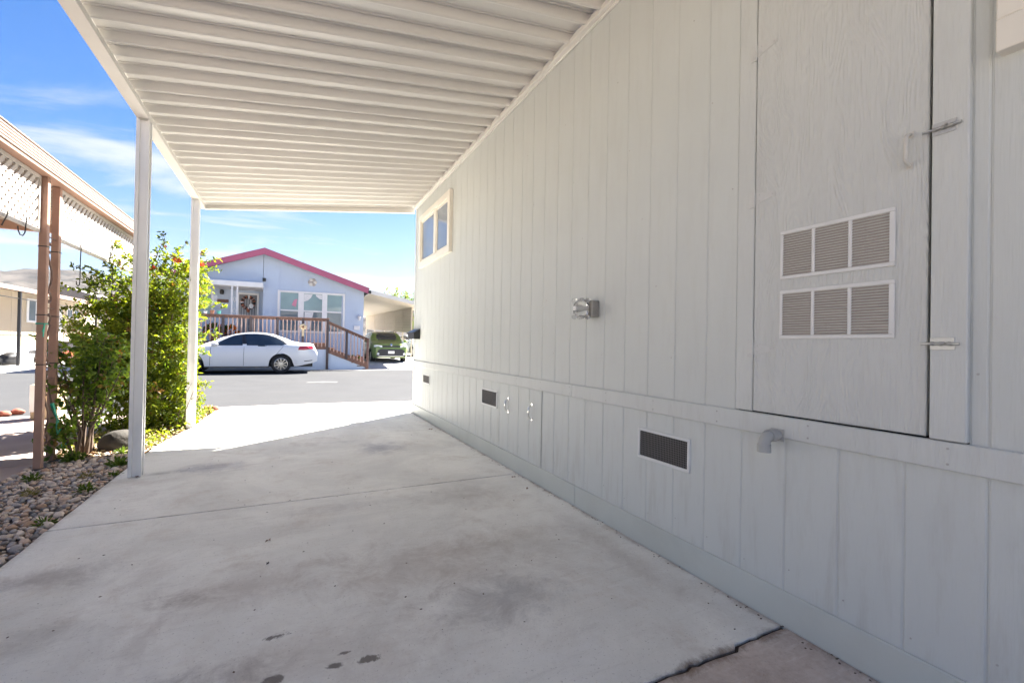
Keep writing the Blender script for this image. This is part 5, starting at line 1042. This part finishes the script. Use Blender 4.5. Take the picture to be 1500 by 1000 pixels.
# --- green crossover under the side carport, nose towards us
def crossover(px, py, pz, ang):
    t = thing('crossover', 'olive green boxy car with black lower bumper parked under the carport', 'car', (px, py, pz)); L = 3.95; wh = (.78, 3.22)
    c = Car(L, wh, .315, [(0, .24), (.3, .22), (3.5, .24), (L, .34)], [(0, .74), (.12, .84), (.6, .93), (1.2, .96), (3.5, 1.0), (L, .95)],
            [(0, .80), (.06, .90), (.25, .97), (.95, 1.06), (1.15, 1.17), (1.5, 1.42), (1.75, 1.50), (2.3, 1.545), (3.2, 1.52), (3.75, 1.44), (L, 1.3)],
            [(0, .70), (.08, .775), (.3, .84), (.8, .87), (3.2, .87), (3.7, .85), (L, .80)], [(0, .55), (.9, .74), (1.3, .71), (1.8, .64), (3.2, .63), (L, .62)], (px, py, pz, ang))
    c.body(m_carg, t)
    for sd in (1, -1):
        c.side('side_window', [(1.35, 1.01), (1.72, 1.36), (2.2, 1.42), (3.1, 1.40), (3.5, 1.30), (3.55, 1.05)], m_carglass, t, sd, .005)
        for (ua, ub) in ((1.25, 1.3), (2.25, 2.27)): c.side('door_seam', [(ua, .34), (ua + .01, .34), (ub + .01, .97), (ub, .97)], m_trim, t, sd, .0015)
        c.side('sill_trim', [(1.15, .25), (2.85, .25), (2.85, .36), (1.15, .36)], m_trim, t, sd, .008)
        MB().blob(c.P(1.30, sd * .98, 1.06), (.11, .09, .085), sub=3, amp=.05).build('mirror', m_carg, t, smooth='all')
        hl = [c.P(-.012, sd * .42, .735), c.P(-.012, sd * .70, .735), c.P(.05, sd * .80, .76), c.P(.06, sd * .80, .84), c.P(.0, sd * .70, .86), c.P(-.012, sd * .44, .83)]
        MB().prism(hl, Vector(c.P(.06, 0, 0)) - Vector(c.P(0, 0, 0))).build('headlamp', m_lampw, t)
        MB().lathe([(0, .012), (.05, .012), (.06, 0)], c.P(-.04, sd * .62, .43), Vector(c.P(-1, 0, 0)) - Vector(c.P(0, 0, 0)), 14).build('fog_lamp', m_lampw, t)
        MB().tube([c.P(1.7, sd * .60, 1.53), c.P(2.2, sd * .59, 1.585), c.P(3.2, sd * .58, 1.565), c.P(3.5, sd * .59, 1.50)], .014, 6).build('roof_rail', m_trim, t)
        for uw in wh: c.wheel(uw, sd, t)
    f = Vector(c.P(-.03, 0, 0)) - Vector(c.P(0, 0, 0))
    quadpart('grille', [c.P(-.002, -.42, .745), c.P(-.002, .42, .745), c.P(-.002, .43, .825), c.P(-.002, -.43, .825)], m_trim, t, f * .5)
    quadpart('lower_grille', [c.P(-.002, -.70, .30), c.P(-.002, .70, .30), c.P(-.002, .62, .60), c.P(-.002, .50, .655), c.P(-.002, -.50, .655), c.P(-.002, -.62, .60)], m_trim, t, f)
    quadpart('skid_bar', [c.P(-.033, -.60, .30), c.P(-.033, .60, .30), c.P(-.033, .58, .335), c.P(-.033, -.58, .335)], m_metal, t, f * .5)
    quadpart('number_plate', [c.P(-.034, -.15, .44), c.P(-.034, .15, .44), c.P(-.034, .15, .57), c.P(-.034, -.15, .57)], m_white, t, f * .4)
    MB().lathe([(0, .02), (.045, .02), (.055, .01), (.055, 0)], c.P(.0, 0, .87), Vector(c.P(-1, 0, .3)) - Vector(c.P(0, 0, 0)), 16).build('badge', m_chrome, t)
    b = MB()
    for i in range(7):
        u = 1.02 + (1.66 - 1.02) * i / 6; tz = interp(c.top, u); hw = interp(c.roofw, u) * .92
        for k in range(7): w = -hw + 2 * hw * k / 6; b.v.append(c.P(u - .006, w, tz + .012 - .035 * (w / hw) ** 2))
    b.f = [(i * 7 + k, i * 7 + k + 1, (i + 1) * 7 + k + 1, (i + 1) * 7 + k) for i in range(6) for k in range(6)]; b.m = [0] * 36; b.build('windscreen', m_carglass, t, smooth='all')
    return t
crossover(4.47, 22.2, zg(4.5, 22.2), math.pi / 2)
sedan(8.0, 27.6, zg(8, 29), math.pi / 2 + .2, 'pale car beyond the tan carport panels behind the green car', M('silver_car_paint', (.42, .47, .48), rough=.3, var=.02, metal=.3))

# ================================================================== HOUSES AND THINGS ON THE FAR LEFT
m_beige = M('beige_siding', (.52, .43, .31), rough=.7, var=.04, vs=1.2); m_wskirt = M('white_skirting', (.66, .66, .66), rough=.7, var=.06, vs=2); m_brf = M('brown_awning_fascia', (.30, .20, .155), rough=.6, var=.08)
gh = thing('beige_house', 'beige mobile home with white skirting and brown edged awning across the road', 'house', (-12, 28, 0))
MB().box(-14, 22.55, .62, -9.6, 33, 2.86).build('wall', m_beige, gh); MB().box(-14, 22.5, .0, -9.57, 33.05, .62).build('skirting', m_wskirt, gh)
MB().prism([(-9.6, 20.6, 3.0), (-14.2, 20.6, 3.05), (-11.9, 20.6, 3.35)], (0, 13, 0)).build('roof', m_white, gh)
for i in range(13): y = 22.6 + i * .8; MB().box(-9.6, y, .63, -9.588, y + .012, 2.85).build('siding_seam', m_tan, gh)
MB().add([(-9.6, 20.6, 2.92), (-8.6, 20.6, 2.74), (-8.6, 31.5, 2.74), (-9.6, 31.5, 2.92), (-9.6, 20.6, 2.97), (-8.6, 20.6, 2.86), (-8.6, 31.5, 2.86), (-9.6, 31.5, 2.97)], [(3, 2, 1, 0), (4, 5, 6, 7), (0, 1, 5, 4), (1, 2, 6, 5), (2, 3, 7, 6), (3, 0, 4, 7)]).build('awning', m_white, gh)
MB().box(-8.6, 20.58, 2.70, -8.56, 31.52, 2.85).build('awning_fascia', m_brf, gh); MB().box(-9.6, 20.56, 2.72, -8.601, 20.6, 2.98).build('awning_fascia', m_brf, gh)
for y in (22.3, 29.5): MB().box(-8.69, y, .02, -8.61, y + .08, 2.72).build('awning_post', m_black, gh)
MB().tube([(-8.65, 20.7, 2.45), (-8.65, 31, 2.42)], .016, 6).build('awning_brace', m_black, gh)
def lwin(y0, y1, z0, z1):
    w = MB().box(-9.60, y0, z0, -9.56, y1, z1, c=.01).build('window', m_white, gh); k = (y1 - y0); MB().box(-9.562, y0 + k * .1, z0 + .08, -9.556, y0 + k * .47, z1 - .08).build('pane', m_pane2, w); MB().box(-9.562, y0 + k * .53, z0 + .08, -9.556, y1 - k * .1, z1 - .08).build('pane', m_pane2, w)
lwin(25.3, 26.7, 1.68, 2.66); lwin(29.0, 29.6, 2.0, 2.5); lwin(29.8, 30.35, 1.98, 2.5)
MB().box(-9.6, 27.6, .55, -9.565, 28.5, 2.45, c=.01).build('door', m_wskirt, gh)
m_bag = M('black_bag', (.012, .012, .014), rough=.5, var=.3)
tag(MB().blob((-9.05, 22.75, .22), (.24, .34, .30), sub=3, amp=.35, fr=2.2, seed=5).build('black_bag', m_bag, smooth='all', origin=(-9.05, 22.75, 0)), 'lumpy black bag on the ground in front of the white skirting', 'bag')
tag(MB().lathe([(0, 0), (.17, 0), (.20, .38), (.21, .38), (.21, .41), (0, .40)], (-9.0, 23.85, 0.02), (0, 0, 1), 16).build('white_bucket', m_wskirt, smooth=True, origin=(-9, 23.85, 0)), 'white bucket beside the black bag under the awning', 'bucket')
tag(MB().blob((-9.0, 24.7, .16), (.2, .4, .2), sub=3, amp=.3, fr=2, seed=9).build('black_bag', m_bag, smooth='all', origin=(-9, 24.7, 0)), 'low black bag right of the white bucket', 'bag')
bn = thing('dark_bin', 'large dark lidded bin under the awning behind the brown posts', 'bin', (-8.9, 26.5, 0)); MB().prism([(-9.2, 25.8, .03), (-8.5, 25.8, .03), (-8.45, 25.8, .85), (-9.25, 25.8, .85)], (0, 1.2, 0)).build('body', m_bag, bn); MB().box(-9.3, 25.75, .851, -8.4, 27.05, .91, c=.01).build('lid', m_bag, bn)
pot(-7.5, 23.1, .03, .16, .26, m_terra, 'clay pot with bright pink flowers at the kerb across the road', m_pink, m_pink)
# houses further back
hc = thing('cream_house', 'sunlit cream house end just right of the beige one', 'house', (-10.5, 37, 0)); m_crm = M('cream_wall', (.62, .55, .43), rough=.7, var=.05, vs=1)
MB().box(-11.6, 36, 0, -7.8, 46, 2.85).build('wall', m_crm, hc); MB().prism([(-11.9, 35.6, 2.85), (-7.5, 35.6, 2.85), (-9.7, 35.6, 3.45)], (0, 11, 0)).build('roof', m_roofg, hc); w = MB().box(-10.4, 35.94, 1.2, -9.4, 35.999, 2.2, c=.01).build('window', m_white, hc); MB().box(-10.3, 35.93, 1.3, -9.5, 35.9395, 2.1).build('pane', m_pane2, w)
hg = thing('grey_roofed_house', 'house with a wide grey gable roof rising behind the beige awning', 'house', (-15.5, 50, 0))
MB().box(-19, 46, 0, -11.8, 58, 3.5).build('wall', m_wskirt, hg); MB().prism([(-19.8, 45.4, 3.5), (-11.2, 45.4, 3.5), (-15.3, 45.4, 5.0)], (0, 13, 0)).build('roof', m_roofg, hg)
# ---------------------------------------------------------------- trees behind the houses
def tree(x, y, h, r, label, mats, n=260, seed=0):
    t = thing('tree', label, 'tree', (x, y, zg(x, y)), 'trees behind the houses')
    z0 = zg(x, y); tr = MB().tube([(x, y, z0 - .1), (x + .1, y, z0 + h * .35), (x - .1, y + .1, z0 + h * .7)], [.20, .15, .06], 8)
    for k in range(6): a = k * 1.05 + seed; tr.tube([(x, y, z0 + h * (.3 + .06 * k)), (x + r * .4 * math.cos(a), y + r * .4 * math.sin(a), z0 + h * (.5 + .06 * k)), (x + r * .8 * math.cos(a), y + r * .8 * math.sin(a), z0 + h * (.6 + .06 * k))], [.08, .05, .02], 6)
    tr.build('trunk', m_stem, t, smooth=True)
    d_ = rdir(n); P = np.array((x, y, z0 + h * .66)) + d_ * np.array((r, r, h * .34)) * (.45 + .6 * R_.random((n, 1)) ** .6); P = P[np.array([mnoise.noise(Vector(p) * .9) > -.22 for p in P])]
    c_ = twig_leaves(P, rdir(len(P)), 12, .22, .12, .7, len(mats), .2); leafmesh('crown', *c_[:5], mats, c_[5], t)
tree(12.4, 60, 7.7, 2.2, 'bushy green tree top showing just above the cream carport roof', [m_l2, m_l3, m_l1], seed=1); tree(14.8, 60, 7.5, 2.0, 'darker tree top above the carport beside the grey corner', [m_l3, m_l2], seed=2)
# ================================================================== AIR
hz = MB().box(-2200, -300, -2.0, 2200, 1750, 260).build('haze', None or M('air', (1, 1, 1)), origin=(0, 0, 0)); kind(hz, 'stuff')
am = hz.data.materials[0]; an = am.node_tree; an.nodes.clear(); ao = an.nodes.new('ShaderNodeOutputMaterial'); av = an.nodes.new('ShaderNodeVolumePrincipled'); av.inputs['Color'].default_value = (.74, .84, 1.0, 1); av.inputs['Density'].default_value = HAZE; av.inputs['Anisotropy'].default_value = .2
an.links.new(av.outputs[0], ao.inputs['Volume'])
